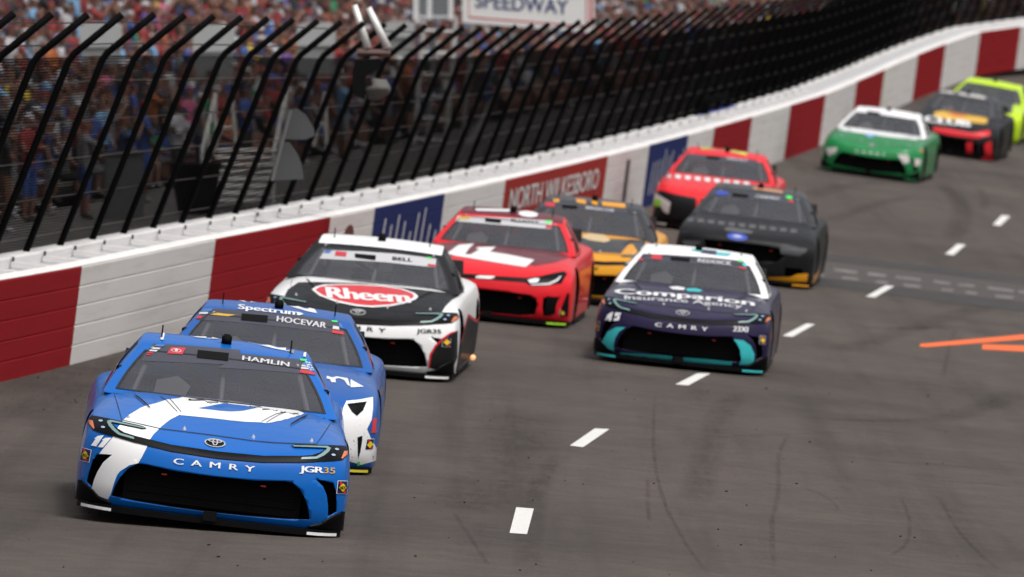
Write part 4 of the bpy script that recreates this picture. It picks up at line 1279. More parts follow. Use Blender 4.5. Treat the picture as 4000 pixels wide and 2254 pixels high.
def camry_front(c):
    """headlights, light bar, badge, stickers and seams of the wedge-nosed make, traced once; returns the shared parts"""
    out = []
    def keep(o, role=None):
        if role: o['role'] = role
        out.append(o); return o
    B = lambda *q: [('B', x, y) for x, y in q]
    half = B((95, 622), (180, 631), (540, 664), (870, 663), (980, 656), (1050, 633), (1112, 598), (820, 588), (785, 573), (830, 562), (1130, 567), (1282, 572), (1307, 615), (1300, 652), (1255, 697), (1190, 705), (880, 721), (520, 720), (210, 693), (95, 682))
    o = keep(c.deco('headlight', half, BLACKG, 4, which=(0,), grid=6)); keep(mirrored(o))
    o = keep(c.deco('lamp_strip', B((805, 575), (1120, 581), (1147, 598), (1130, 627), (1085, 662), (1020, 691), (875, 696), (885, 679), (1010, 673), (1060, 646), (1112, 606), (1100, 596), (815, 586)), TEAL, 6, which=(0,), grid=6)); keep(mirrored(o))
    o = keep(c.deco('amber_lens', B((1265, 622), (1299, 616), (1290, 652), (1246, 692), (1237, 686)), AMBER, 6, which=(0,), grid=6)); keep(mirrored(o))
    for x, y in ((1200, 607), (1168, 657)):
        o = keep(c.deco('lamp_lens', [('B', *p) for p in ellipse(x, y, 19, 9, 8, 12)], LENS, 6, which=(0,), grid=6)); keep(mirrored(o))
    # badge
    keep(c.deco('badge', [('B', *p) for p in ellipse(93, 545, 97, 38, 7)], CHROME, 3, which=(0,), grid=6))
    keep(c.deco('badge_field', [('B', *p) for p in ellipse(93, 545, 84, 31, 7)], BLACKG, 4, which=(0,), grid=6))
    for cx, cy, rx, ry in ((93, 534, 66, 15), (93, 546, 27, 30)):
        q = ellipse(cx, cy, rx, ry, 7, 28) ; q2 = ellipse(cx, cy, rx - 13, ry - 7, 7, 28)
        ring = q + [q[0]] + [q2[0]] + q2[::-1]
        keep(c.deco('badge_ring', [('B', x + (0 if i < 29 else .3), y) for i, (x, y) in enumerate(ring)], CHROME, 6, which=(0,), grid=6))
    keep(c.text('CAMRY', ('A', 962, 756), ('B', 452, 806), 56, WHITEV, 3, .02, 0, 1.9, which=(0,)), 'model')
    # bonnet seams, vents and pins
    seam = [('C', 290, 870), ('C', 330, 990), ('C', 370, 1130), ('C', 405, 1265), ('C', 700, 1330), ('C', 900, 1375), ('D', -100, 1170), ('D', 0, 1183), ('D', 380, 1237), ('D', 630, 1259), ('D', 1075, 1275), ('D', 1150, 1170), ('D', 1295, 955)]
    pl = line_poly([c.px(p) for p in seam], 2.6)
    bm = poly_bm(pl); project_bm(bm, lambda x, y, o: c.tr.hit(x, y, o, (0,)), 8, .0045); keep(finish('hood_seam', bm, SEAM, c.body, face_dir=c.view))
    o = keep(c.deco('hood_vent', [('D', 992, 963), ('D', 955, 985), ('D', 900, 1012), ('D', 790, 1076), ('D', 800, 1058), ('D', 890, 1002), ('D', 945, 975)], BLACKM, 5, which=(0,), grid=8)); keep(mirrored(o))
    for a, b_ in ((('A', 535, 322), 1), (('A', 1065, 428), 1), (('B', 443, 490), 1), (('B', 975, 523), 1)):
        h = c.tr.hit(*c.px(a), 0, (0,))
        if h: keep(MB().tube([h, h + Vector((0, -.005, .022))], .016, 8, .004).build('hood_pin', CHROME, c.body))
    # corner fins on the splitter, white tips, grille insert
    o = keep(c.deco('splitter_fin', B((1262, 1162), (1240, 1170), (1215, 1182), (1120, 1227), (1060, 1272), (960, 1292), (940, 1302), (1010, 1345), (1030, 1375), (1240, 1380), (1248, 1290)), BLACKG, 9, which=(0,), skirt=.03, grid=8)); keep(mirrored(o))
    return out
def nose_inserts(c, tip=None, lower=None):
    """dark grille insert with dividers, tow lights and painted splitter tips"""
    g = OPEN[c.kind]['grille']; zt, zb = max(z for x, z in g), min(z for x, z in g); xm = max(x for x, z in g)
    root = c.root
    ins = MB().box((0, .20, (zt + zb) / 2), (xm - .08, .01, (zt - zb) / 2 - .015)).build('grille', BLACKM, root)
    for x in (-.28, 0, .28):
        MB().box((x, .186, (zt + zb) / 2), (.010, .006, (zt - zb) / 2 - .02)).build('grille_bar', BLACKM, ins)
    for k in range(5):
        MB().box((0, .182, zb + .03 + (zt - zb - .06) * k / 4), (xm - .12, .004, .004)).build('grille_bar', mat('grille_dark', (.004, .004, .0045), .6, spec=.1), ins)
    for x in (-.37, .37):
        MB().box((x, .09, zt - .06), (.02, .01, .005)).build('tow_light', REDL, root)
    MB().box((0, -.035, .11), (.05, .03, .035)).build('splitter_bracket', BLACKM, root)
    for s_ in (-1, 1):
        MB().prism([(s_ * x, -.062 + .10 * (x / 1.0) ** 2 + .26 * (x / 1.0) ** 6 + .10 * x ** 8, .052) for x in (.74, .82, .89, .94)], (0, 0, .016)).build('splitter_tip', tip or WHITEV, root) if False else None
        P = body_P(c.kind); pts = []
        for u in (.74, .80, .86, .92, .97):
            q = P(u, 0, .1); pts.append(Vector((s_ * q.x * 1.005, q.y - .05 + .10 * u ** 8 - .005, .055)))
        m_ = MB(); 
        v = pts + [q + Vector((0, 0, .022)) for q in pts]; n = len(pts)
        mesh_obj('splitter_tip', v, [(i, i + 1, n + i + 1, n + i) for i in range(n - 1)], tip or WHITEV, root)
def banner(c, poly, slot, m=NAVY, logo=None, logo_m=None, txt=None, ta=None, tb=None, th=30, tm=LTXT, bold=.02, trim=None, corner=None):
    out = []
    ws = c.ws
    out.append(c.deco('banner', poly, m, 1, ws, (1,)))
    out.append(c.deco('camera_slot', slot, BLACKM, 3, ws, (1,)))
    if logo: out.append(c.deco('logo', logo, logo_m or LOGOR, 3, ws, (1,)))
    if txt: out.append(c.text(txt, ta, tb, th, tm, 3, bold, 0, 1.05, ws, (1,), 'name_lettering'))
    for pts, mm in corner or (): out.append(c.deco('corner_stripe', pts, mm, 3, ws, (1,), grid=8))
    return out
def ws_trim(c):
    """dark surround of the windshield, built from the pane's own border"""
    me = c.T['ws']
    bm = bmesh.new(); bm.from_mesh(me); bm.normal_update()
    be = [e for e in bm.edges if e.is_boundary]
    bmesh.ops.delete(bm, geom=[f for f in bm.faces if not any(v.is_boundary for v in f.verts)], context='FACES')
    for v in bm.verts: v.co += v.normal * .004
    return bm
TRIMS = {}
def add_trim(c):
    if c.kind not in TRIMS:
        bm = ws_trim(c); me = bpy.data.meshes.new('windshield_trim'); bm.to_mesh(me); bm.free(); me.materials.append(TRIM); TRIMS[c.kind] = me
    link(bpy.data.objects.new('windshield_trim', TRIMS[c.kind]), c.ws)

BLUE = paint('paint_blue', (.003, .118, .47))
cars = {}
# ---- leading blue car
h = Build('camry', (811.9, 2046.7), 527, -2.2, 'leading blue and white stock car numbered 11, nearest the camera', dict(body=BLUE), 'A', roll=2.7)
cars['lead'] = h
C = lambda *q: [('C', x, y) for x, y in q]
D = lambda *q: [('D', x, y) for x, y in q]
A = lambda *q: [('A', x, y) for x, y in q]
stripe = A((190, 990), (215, 900), (245, 830), (300, 740), (385, 668), (262, 660), (300, 610), (385, 510), (425, 430)) + C((420, 1268), (500, 1195), (640, 1110), (720, 1078), (820, 1056), (900, 1030), (980, 1002), (1120, 988), (1190, 962), (1300, 972), (1500, 992), (1700, 1015), (1950, 1035)) + D((100, 793), (500, 858), (700, 880), (880, 908), (945, 935), (905, 958), (870, 962), (840, 978), (800, 984), (770, 998), (730, 1003), (690, 1018), (650, 1022), (600, 1034), (530, 1045), (470, 1036), (300, 1030), (0, 1000)) + C((1750, 1262), (1400, 1226), (1130, 1200), (1020, 1255), (960, 1300), (900, 1350), (860, 1390), (800, 1450)) + A((735, 532), (715, 590), (670, 680), (630, 748), (545, 768), (455, 828), (430, 860), (400, 940), (375, 1030), (345, 1090), (300, 1075), (220, 1040))
h.deco('stripe', stripe, WHITEV, 1, which=(0,), grid=9)
h.deco('hood_patch', C((1370, 1115), (1690, 1055), (1950, 1085)) + D((425, 878), (280, 910), (150, 918), (20, 908)), BLUE, 2, which=(0,), grid=8)
for q in (C((890, 965), (960, 1010), (1010, 1060), (1060, 1115), (1105, 1160)), C((1000, 990), (1050, 1040), (1100, 1100), (1155, 1165)), D((480, 1030), (560, 985), (640, 945), (740, 922)), D((530, 1040), (600, 995), (680, 950), (750, 925))):
    bm = poly_bm(line_poly([h.px(p) for p in q], 2.0)); project_bm(bm, lambda x, y, o: h.tr.hit(x, y, o, (0,)), 8, .005); finish('louvre_line', bm, SEAM, h.body, face_dir=h.view)
CAMRY = camry_front(h)
nose_inserts(h)
add_trim(h)
for q in (((250, 495), (308, 488), (238, 592), (188, 583), (232, 522), (218, 520)), ((322, 512), (378, 512), (300, 602), (252, 598), (302, 536), (290, 532))): h.deco('number_digit', A(*q), WHITEV, 3, which=(0,), grid=8)
h.text('JGR', ('B', 868, 803), ('B', 1078, 815), 56, WHITEV, 3, .035, 0, .9, which=(0,)); h.text('35', ('B', 1082, 815), ('B', 1183, 821), 56, GOLD, 3, .015, 0, 1, which=(0,))
FS = fuel_sticker(h, B_ := [('B', 1212, 883), ('B', 1302, 885), ('B', 1298, 1007), ('B', 1200, 1003)]); FS.append(h.text(FUEL, ('B', 1210, 968), ('B', 1292, 958), 32, BLACKM, 6, .02, .2, which=(0,)))
FS2 = fuel_sticker(h, [('A', 105, 600), ('A', 193, 625), ('A', 170, 745), ('A', 80, 722)]); FS2.append(h.text(FUEL, ('A', 98, 685), ('A', 176, 700), 34, BLACKM, 6, .02, .2, which=(0,)))
h.text('GOOD', ('D', 1510, 1285), ('D', 1525, 1190), 26, GOLD, 3, .02, which=(0,)); h.text('YEAR', ('A', 110, 280), ('A', 150, 195), 26, GOLD, 3, .02, which=(0,))
CORN = [(C((845, 313), (957, 318), (930, 345), (815, 340)), DBLUE), (C((805, 354), (897, 360), (878, 379), (787, 373)), LTXT), (C((765, 382), (862, 388), (842, 407), (748, 401)), LTXT), (C((738, 412), (812, 420), (795, 433), (725, 428)), LOGOR), (C((722, 436), (780, 440), (765, 452), (708, 448)), LOGOR),
        (D((893, 345), (975, 354), (965, 371), (905, 366)), GREEN), (D((965, 373), (1012, 388), (1052, 480), (1000, 490), (985, 440), (920, 400)), DBLUE), (D((950, 376), (1008, 386), (1012, 398), (958, 385)), WHITEV), (D((965, 403), (1022, 413), (1026, 424), (975, 414)), WHITEV), (D((982, 430), (1032, 440), (1037, 450), (990, 441)), WHITEV), (D((995, 455), (1043, 458), (1047, 468), (998, 467)), WHITEV),
        (D((916, 410), (985, 420), (990, 438), (912, 428)), LTXT), (D((910, 434), (992, 445), (996, 463), (906, 455)), LTXT), (D((903, 463), (1000, 475), (1055, 497), (1064, 524), (892, 496)), LOGOR)]
BAN = banner(h, C((790, 312), (815, 298), (1400, 335), (1900, 380)) + D((250, 283), (600, 318), (900, 350), (1020, 385), (1072, 522), (880, 500), (400, 460), (0, 440)) + C((1700, 562), (1100, 536), (640, 515), (700, 440)), C((1362, 385), (1756, 425), (1742, 522), (1350, 480)), NAVY, C((1030, 350), (1215, 360), (1170, 442), (975, 430)), LOGOR, 'HAMLIN', ('D', 268, 360), ('D', 774, 432), 50, LTXT, .03, corner=CORN)
h.deco('logo_mark', [('C', *p) for p in ellipse(1093, 396, 66, 24, 5, 20)] , mat('logo_outline', (.7, .5, .52), .5), 4, h.ws, (1,)); h.deco('logo_mark', [('C', *p) for p in ellipse(1093, 397, 55, 16, 5, 20)], LOGOR, 5, h.ws, (1,)); h.deco('logo_mark', [('C', *p) for p in ellipse(1093, 397, 20, 20, 5, 20)], mat('logo_outline', (.7, .5, .52), .5), 6, h.ws, (1,))
h.deco('roof_graphic', C((1185, 178), (1400, 186), (1640, 208), (1640, 244), (1520, 240), (1330, 222)), WHITEV, 2, h.roof, (1,)); h.deco('roof_graphic', D((130, 100), (400, 140), (780, 215), (775, 262), (600, 228), (350, 165), (130, 128)), WHITEV, 2, h.roof, (1,)); h.deco('roof_graphic', D((780, 215), (838, 228), (830, 290), (775, 262)), mat('graphic_grey', (.25, .24, .26), .4), 2, h.roof, (1,))
h.deco('roof_strip', C((906, 168), (950, 172), (930, 257), (893, 255)), WHITEV, 3, h.roof, (1,)); h.deco('roof_strip', D((946, 247), (970, 252), (960, 326), (931, 320)), WHITEV, 3, h.roof, (1,))

# ---- drivers: one seated body with arms to the wheel and a full-face helmet
dj = {'pelvis': ((0, 0, .42), (.16, .13)), 'waist': ((0, .03, .58), (.15, .12)), 'chest': ((0, .05, .78), (.18, .13)), 'neckb': ((0, .04, .90), (.10, .09)), 'head': ((0, .02, 1.02), (.13, .14)), 'crown': ((0, .02, 1.10), (.11, .12))}
db = [('pelvis', 'waist'), ('waist', 'chest'), ('chest', 'neckb'), ('neckb', 'head'), ('head', 'crown')]
for s_, t_ in ((-1, 'l'), (1, 'r')):
    dj['sh' + t_] = ((s_ * .2, .03, .85), .07); dj['el' + t_] = ((s_ * .25, -.25, .72), .052); dj['ha' + t_] = ((s_ * .16, -.5, .90), .042); dj['fi' + t_] = ((s_ * .12, -.56, .96), .034)
    dj['kn' + t_] = ((s_ * .14, -.5, .46), .075); dj['ft' + t_] = ((s_ * .12, -.9, .30), .05); dj['hi' + t_] = ((s_ * .1, -.06, .40), .10)
    db += [('chest', 'sh' + t_), ('sh' + t_, 'el' + t_), ('el' + t_, 'ha' + t_), ('ha' + t_, 'fi' + t_), ('pelvis', 'hi' + t_), ('hi' + t_, 'kn' + t_), ('kn' + t_, 'ft' + t_)]
drv = person_mesh('driver', dj, db, 2); drv.materials.clear()
for _ in range(4): drv.materials.append(SLOT0)
for p in drv.polygons:
    c_ = p.center
    p.material_index = 2 if (.985 < c_.z < 1.06 and c_.y < -.05) else 1 if c_.z > .93 and abs(c_.x) < .16 and c_.y > -.2 else 3 if c_.y < -.42 and c_.z > .8 else 0
    p.use_smooth = True
def driver(c, suit, helmet, lab):
    o = bpy.data.objects.new('person', drv); COL.objects.link(o)
    o.matrix_world = c.M @ Matrix.Translation((.38, 2.86, -.02))
    for i, m_ in enumerate((suit, helmet, BLACKM, mat('glove_black', (.02, .02, .02), .8))): o.material_slots[i].link = 'OBJECT'; o.material_slots[i].material = m_
    tag(o, lab, 'person', 'drivers at the wheel')
driver(h, mat('suit_blue', (.03, .1, .4), .8), mat('helmet_white', (.6, .62, .66), .2, coat=.5), 'driver in white helmet and blue suit inside the leading blue car')

# ---- second blue car
BLUEP = paint('paint_royal', (.014, .095, .36))
E_ = lambda *q: [('E', x, y) for x, y in q]
c = Build('camaro', (998, 1808), 456, -.2, 'second blue stock car with white nose, tucked close behind the leader', dict(body=BLUEP), 'E', roll=2.0)
nose_inserts(c, mat('tip_yellow', (.6, .5, .03), .5)); add_trim(c)
driver(c, mat('suit_white', (.5, .5, .52), .8), mat('helmet_blue', (.05, .12, .4), .2, coat=.5), 'driver in blue helmet inside the second blue car')
banner(c, E_((262, 150), (345, 142), (700, 165), (1000, 195), (1270, 235), (1312, 335), (1215, 318), (700, 262), (450, 240), (222, 224)), E_((555, 182), (748, 198), (742, 248), (550, 230)), NAVY, E_((322, 190), (375, 178), (420, 184), (515, 192), (455, 203), (400, 198)), GOLD, 'HOCEVAR', ('E', 812, 240), ('E', 1172, 290), 42, LTXT, .03,
       corner=[(E_((270, 148), (345, 146), (330, 165), (258, 168)), DBLUE), (E_((250, 172), (310, 172), (302, 186), (240, 186)), LTXT), (E_((228, 202), (270, 200), (255, 218), (218, 220)), LOGOR), (E_((1212, 232), (1262, 237), (1255, 247), (1222, 244)), GREEN), (E_((1228, 272), (1270, 280), (1272, 302), (1222, 296)), LTXT), (E_((1265, 250), (1290, 260), (1300, 295), (1272, 280)), DBLUE), (E_((1220, 302), (1300, 318), (1310, 338), (1218, 326)), LOGOR)])
c.text('Spectrum', ('E', 530, 148), ('E', 975, 196), 36, WHITEV, 3, .03, 0, 1, c.roof, (1,)); c.deco('triangle', E_((978, 172), (1010, 186), (980, 196)), WHITEV, 3, c.roof, (1,))
c.deco('roof_graphic', E_((440, 68), (560, 76), (660, 100), (590, 98)), WHITEV, 2, c.roof, (1,)); c.deco('roof_graphic', E_((780, 92), (900, 102), (1090, 148), (1110, 178), (1050, 168), (900, 125)), WHITEV, 2, c.roof, (1,))
mirrored(c.deco('nose_panel', E_((1325, 825), (1420, 815), (1520, 795), (1520, 870), (1510, 960), (1475, 1030), (1500, 1090), (1545, 1170), (1540, 1262), (1430, 1292), (1300, 1250), (1280, 1000), (1300, 880)), WHITEV, 2, which=(0,)))
mirrored(c.deco('headlight', E_((1335, 857), (1400, 848), (1468, 840), (1445, 895), (1400, 932), (1365, 905)), BLACKG, 4, which=(0,)))
mirrored(c.deco('headlight_edge', E_((1330, 850), (1475, 832), (1465, 843), (1340, 862)), BLACKM, 5, which=(0,)))
mirrored(c.deco('intake_edge', E_((1405, 1090), (1440, 1078), (1440, 1110), (1425, 1200), (1408, 1250)), BLACKM, 3, which=(0,)))
c.deco('hood_letter', D((1190, 530), (1250, 548), (1300, 536), (1420, 556), (1445, 640), (1420, 632), (1380, 575), (1330, 556), (1285, 560), (1290, 600), (1240, 600), (1225, 565), (1190, 560)), WHITEV, 2, which=(0,)); c.deco('triangle', D((1450, 566), (1595, 648), (1450, 655)), WHITEV, 2, which=(0,))
fuel_sticker(c, [('D', 1625, 1212), ('D', 1705, 1210), ('D', 1690, 1330), ('D', 1600, 1335)])
c.deco('sponsor_patch', D((1692, 990), (1728, 985), (1720, 1145), (1668, 1150)), LOGOR, 3, which=(0,)); c.deco('green_corner', E_((1400, 1270), (1422, 1265), (1420, 1295), (1402, 1298)), GREEN, 4, which=(0,))
c.text('GOOD', ('D', 1785, 735), ('D', 1800, 655), 26, GOLD, 3, .02, which=(0,))

# ---- black and white car with the red oval
BLK = paint('paint_black', (.009, .009, .0105), .38); BLK.node_tree.nodes['Principled BSDF'].inputs['Coat Weight'].default_value = .08; BLK.node_tree.nodes['Principled BSDF'].inputs['Specular IOR Level'].default_value = .18
b_ = lambda *q: [('b', x, y) for x, y in q]
c = Build('camry', (1376, 1450), 386, 2.8, 'black and white stock car with a red oval on the bonnet', dict(body=WHITEV, roof=WHITEV, pillar=BLK), 'b', roll=1.0)
cars['oval'] = c
c.deco('hood_panel', b_((235, 720), (262, 640), (300, 560), (400, 492), (560, 488), (1000, 500), (1500, 555), (1820, 592), (1925, 615), (1850, 660), (1790, 720), (1745, 795), (1700, 880), (1300, 905), (1000, 895), (600, 860), (300, 790)), BLK, 1, which=(0,))
ov = b_((527, 562), (560, 535), (640, 515), (800, 510), (1000, 513), (1200, 526), (1380, 552), (1500, 595), (1535, 628), (1510, 655), (1420, 690), (1280, 718), (1100, 730), (950, 718), (760, 680), (600, 620))
c.deco('oval', ov, WHITEV, 2, which=(0,)); c.deco('oval_field', b_((560, 568), (600, 540), (680, 525), (820, 520), (1000, 523), (1200, 537), (1370, 562), (1475, 600), (1495, 628), (1470, 650), (1390, 680), (1270, 704), (1100, 715), (960, 704), (780, 668), (630, 615)), REDD, 3, which=(0,))
c.text('Rheem', ('b', 655, 640), ('b', 1455, 692), 105, WHITEV, 4, .04, -.15, .95, which=(0,))
c.adopt([o for o in CAMRY], {'model': BLACKM}); nose_inserts(c); add_trim(c)
c.deco('lower_corner', b_((1905, 948), (1830, 985), (1760, 1040), (1700, 1100), (1655, 1180), (1640, 1300), (1760, 1330), (1850, 1330), (1900, 1200)), BLK, 2, which=(0,)); c.deco('red_edge', b_((1905, 948), (1830, 985), (1760, 1040), (1700, 1100), (1655, 1180), (1640, 1300), (1625, 1300), (1640, 1170), (1690, 1085), (1750, 1025), (1830, 968)), REDD, 3, which=(0,))
banner(c, b_((650, 188), (1000, 200), (1400, 228), (1705, 262), (1695, 352), (1200, 300), (600, 268)), b_((935, 222), (1135, 240), (1128, 287), (935, 262)), mat('banner_pale', (.48, .48, .50), .5), b_((755, 200), (860, 210), (850, 252), (745, 243)), LOGOR, 'BELL', ('b', 1290, 285), ('b', 1475, 302), 34, BLACKM, .03,
       corner=[(b_((1615, 255), (1660, 262), (1655, 275), (1620, 270)), GREEN), (b_((1625, 320), (1700, 330), (1695, 350), (1618, 340)), LOGOR), (b_((655, 192), (720, 196), (690, 220), (640, 215)), DBLUE)])
c.text('JGR35', ('b', 1520, 970), ('b', 1745, 975), 40, BLK, 3, .03, 0, 1, which=(0,)); fuel_sticker(c, [('b', 1765, 1010), ('b', 1840, 1012), ('b', 1835, 1105), ('b', 1755, 1100)])
driver(c, mat('suit_black', (.02, .02, .02), .8), mat('helmet_red', (.4, .03, .03), .2, coat=.5), 'driver in red helmet inside the black and white car')
def side_deco(c, name, poly, m, layer=2):
    """graphic on the car's left flank, outline in (y, z)"""
    bm = poly_bm(poly)
    project_bm(bm, lambda y, z, o: (lambda r: None if r[0] is None else r[0] + r[1] * (o if r[1].x > 0 else -o))(c.T['bvh'].ray_cast(Vector((2, y, z)), Vector((-1, 0, 0)))), .06, .0022 * layer)
    return finish(name, bm, m, c.body, face_dir=Vector((-1, 0, 0)))
side_deco(c, 'side_panel', [(.6, .12), (4.8, .14), (4.8, .55), (3.6, .50), (2.2, .62), (1.2, .50), (.7, .40)], BLK); side_deco(c, 'side_edge', [(.7, .40), (1.2, .50), (2.2, .62), (3.6, .50), (4.8, .55), (4.8, .58), (3.6, .53), (2.2, .65), (1.2, .53), (.7, .43)], REDD, 3)
side_deco(cars['lead'], 'side_panel', [(1.5, .3), (3.2, .3), (3.4, .66), (1.6, .62)], WHITEV); side_deco(cars['lead'], 'side_sponsor', [(1.25, .55), (1.7, .60), (1.7, .72), (1.25, .68)], LOGOR, 3)

# ---- purple and white car
PUR = paint('paint_purple', (.016, .011, .045)); TEALP = paint('paint_teal', (.05, .52, .55))
r_ = lambda *q: [('r', x, y) for x, y in q]
c = Build('camry', (2648, 1426), 342, 3.3, 'dark purple stock car with white roof and teal nose trim', dict(body=PUR, roof=WHITEV, pillar=WHITEV), 'r', roll=.6)
c.adopt([o for o in CAMRY], {'model': WHITEV}); nose_inserts(c, TEALP); add_trim(c)
for q in (r_((590, 915), (500, 915), (420, 960), (372, 1050), (365, 1110), (400, 1142), (488, 1160), (478, 1090), (492, 1020), (530, 960)), r_((1610, 1030), (1700, 1040), (1770, 1090), (1806, 1170), (1800, 1240), (1750, 1265), (1662, 1270), (1682, 1220), (1672, 1130), (1642, 1070)), r_((540, 1152), (800, 1170), (1030, 1187), (1030, 1225), (540, 1190)), r_((1100, 1195), (1350, 1215), (1600, 1240), (1590, 1272), (1100, 1235))):
    c.deco('teal_trim', q, TEALP, 3, which=(0,))
c.text('Comparion', ('r', 490, 603), ('r', 1800, 718), 52, WHITEV, 3, .03, 0, 1, which=(0,), arc=.35); c.text('Insurance Agency', ('r', 578, 655), ('r', 1690, 742), 40, LTXT, 3, .015, 0, 1, which=(0,), arc=.3)
c.deco('crest', r_((1000, 538), (1080, 532), (1150, 545), (1140, 570), (1030, 560)), WHITEV, 3, which=(0,)); c.deco('crest', r_((1165, 552), (1250, 550), (1320, 570), (1290, 588), (1170, 578)), TEALP, 3, which=(0,))
for q in (((400, 855), (420, 800), (460, 775), (475, 775), (455, 855), (430, 856), (436, 832), (405, 835)), ((478, 856), (484, 830), (510, 830), (515, 812), (488, 815), (495, 778), (550, 782), (545, 798), (512, 798), (510, 803), (540, 805), (530, 850))): c.deco('number_digit', r_(*q), WHITEV, 3, which=(0,))
c.text('23XI', ('r', 1605, 955), ('r', 1745, 962), 50, WHITEV, 3, .03, .1, 1, which=(0,))
banner(c, r_((755, 222), (1000, 232), (1400, 258), (1705, 292), (1742, 372), (1400, 325), (1000, 300), (715, 275)), r_((1015, 250), (1200, 265), (1195, 302), (1015, 287)), NAVY, r_((840, 230), (940, 238), (930, 282), (830, 272)), LOGOR, 'REDDICK', ('r', 1272, 302), ('r', 1588, 334), 34, LTXT, .03, corner=[(r_((1650, 282), (1700, 288), (1695, 305), (1655, 300)), GREEN), (r_((1655, 345), (1725, 355), (1730, 372), (1660, 362)), LOGOR), (r_((1690, 312), (1725, 318), (1735, 350), (1700, 340)), TEALP), (r_((715, 268), (760, 270), (750, 288), (705, 284)), LOGOR)])
for q in (r_((1210, 178), (1320, 185), (1310, 205), (1220, 195)), r_((1440, 205), (1590, 220), (1560, 245), (1450, 235))): c.deco('roof_graphic', q, TEALP, 2, c.roof, (1,))
c.deco('roof_graphic', r_((1310, 180), (1450, 195), (1445, 235), (1300, 215)), NAVYD, 2, c.roof, (1,))
fuel_sticker(c, [('r', 1858, 995), ('r', 1915, 1000), ('r', 1905, 1080), ('r', 1850, 1075)]); fuel_sticker(c, [('r', 295, 855), ('r', 350, 860), ('r', 340, 950), ('r', 285, 945)])
driver(c, mat('suit_navy', (.02, .03, .1), .8), mat('helmet_purple', (.1, .05, .25), .2, coat=.5), 'driver in purple helmet inside the purple car')

# ---- red car with the white number graphic
REDP = paint('paint_red', (.68, .014, .024)); MAR = paint('paint_maroon', (.13, .012, .022))
e_ = lambda *q: [('e', x, y) for x, y in q]
c = Build('camaro', (1900, 1243), 318, 4.1, 'red stock car with white bonnet graphic and maroon roof', dict(body=REDP, roof=MAR, pillar=REDP), 'e', roll=.5)
nose_inserts(c, mat('tip_lime', (.35, .75, .03), .5)); add_trim(c)
c.deco('hood_panel', e_((180, 600), (420, 575), (800, 590), (1150, 625), (1490, 685), (1500, 705), (1330, 762), (1150, 792), (900, 768), (600, 728), (420, 692), (330, 715), (250, 660)), MAR, 1, which=(0,))
c.deco('hood_graphic', e_((340, 682), (450, 602), (592, 590), (540, 640), (505, 690), (560, 690), (620, 625), (790, 620), (735, 665), (900, 690), (1142, 740), (1060, 806), (800, 765), (420, 702)), WHITEV, 2, which=(0,))
for q in (e_((540, 660), (600, 640), (640, 645), (560, 690)),): c.deco('hood_panel', q, MAR, 3, which=(0,))
c.deco('upper_grille', e_((280, 860), (560, 868), (800, 890), (1070, 905), (1200, 890), (1330, 860), (1410, 845), (1440, 868), (1385, 955), (1270, 968), (1110, 972), (1060, 945), (800, 925), (520, 905), (280, 900)), BLACKG, 3, which=(0,))
mirrored(c.deco('headlight', e_((1080, 925), (1150, 908), (1190, 915), (1170, 945), (1100, 955)), mat('lamp_white', (.6, .62, .65), .25), 5, which=(0,))); mirrored(c.deco('lamp_strip', e_((1110, 962), (1270, 952), (1340, 920), (1375, 890), (1385, 895), (1350, 935), (1275, 968), (1115, 974)), mat('lamp_white', (.6, .62, .65), .25), 5, which=(0,)))
c.deco('badge', e_((600, 895), (640, 885), (780, 893), (770, 905), (740, 915), (610, 908)), CHROME, 5, which=(0,))
mirrored(c.deco('black_corner', e_((1250, 1070), (1370, 1080), (1340, 1150), (1330, 1230), (1240, 1250), (1230, 1200), (1250, 1110)), BLACKG, 3, which=(0,))); mirrored(c.deco('black_corner', e_((1440, 1040), (1460, 1050), (1445, 1250), (1380, 1260), (1385, 1180)), BLACKG, 3, which=(0,)))
fuel_sticker(c, [('e', 1370, 1190), ('e', 1425, 1192), ('e', 1420, 1255), ('e', 1365, 1250)])
banner(c, e_((440, 335), (700, 345), (1000, 360), (1305, 382), (1295, 458), (900, 425), (420, 385)), e_((690, 360), (840, 372), (832, 407), (690, 392)), mat('banner_pale', (.48, .48, .50), .5), e_((455, 345), (560, 348), (540, 370), (445, 368)), GOLD, 'ELLIOTT', ('e', 930, 392), ('e', 1182, 415), 28, BLACKM, .03, corner=[(e_((1250, 378), (1300, 383), (1290, 405), (1245, 400)), GREEN), (e_((1250, 425), (1300, 432), (1298, 455), (1240, 448)), LOGOR)])
c.deco('roof_graphic', [('e', *p) for p in ellipse(1085, 320, 90, 28, 5, 20)], WHITEV, 2, c.roof, (1,)); c.deco('roof_graphic', e_((600, 270), (940, 275), (930, 300), (610, 290)), WHITEV, 2, c.roof, (1,))

# ---- dark car with yellow nose
YELP = paint('paint_orange_yellow', (.72, .31, .015)); DGR = paint('paint_dark_grey', (.035, .036, .04))
c = Build('camry', (2238, 1172), 297, 3.6, 'dark grey and orange-yellow stock car between the red and black cars', dict(body=YELP, roof=DGR, pillar=DGR), 'e', roll=.6)
c.adopt([o for o in CAMRY], {'model': BLACKM}); nose_inserts(c); add_trim(c)
c.deco('hood_panel', e_((1250, 545), (1490, 530), (1800, 545), (2160, 560), (2150, 620), (2100, 680), (2040, 590), (2000, 600), (1930, 680), (1690, 665), (1300, 640)), DGR, 1, which=(0,)); c.deco('hood_graphic', e_((1560, 530), (1640, 495), (1780, 510), (1840, 560), (1790, 580), (1650, 560)), mat('graphic_cream', (.6, .45, .25), .4), 2, which=(0,))
for q in (e_((1310, 185), (1370, 180), (1370, 210), (1320, 212)), e_((1520, 180), (1610, 190), (1615, 230), (1530, 215)), e_((1660, 195), (1720, 205), (1720, 240), (1670, 230)), e_((1755, 205), (1970, 225), (1975, 265), (1765, 245))): c.deco('roof_graphic', q, YELP, 2, c.roof, (1,))
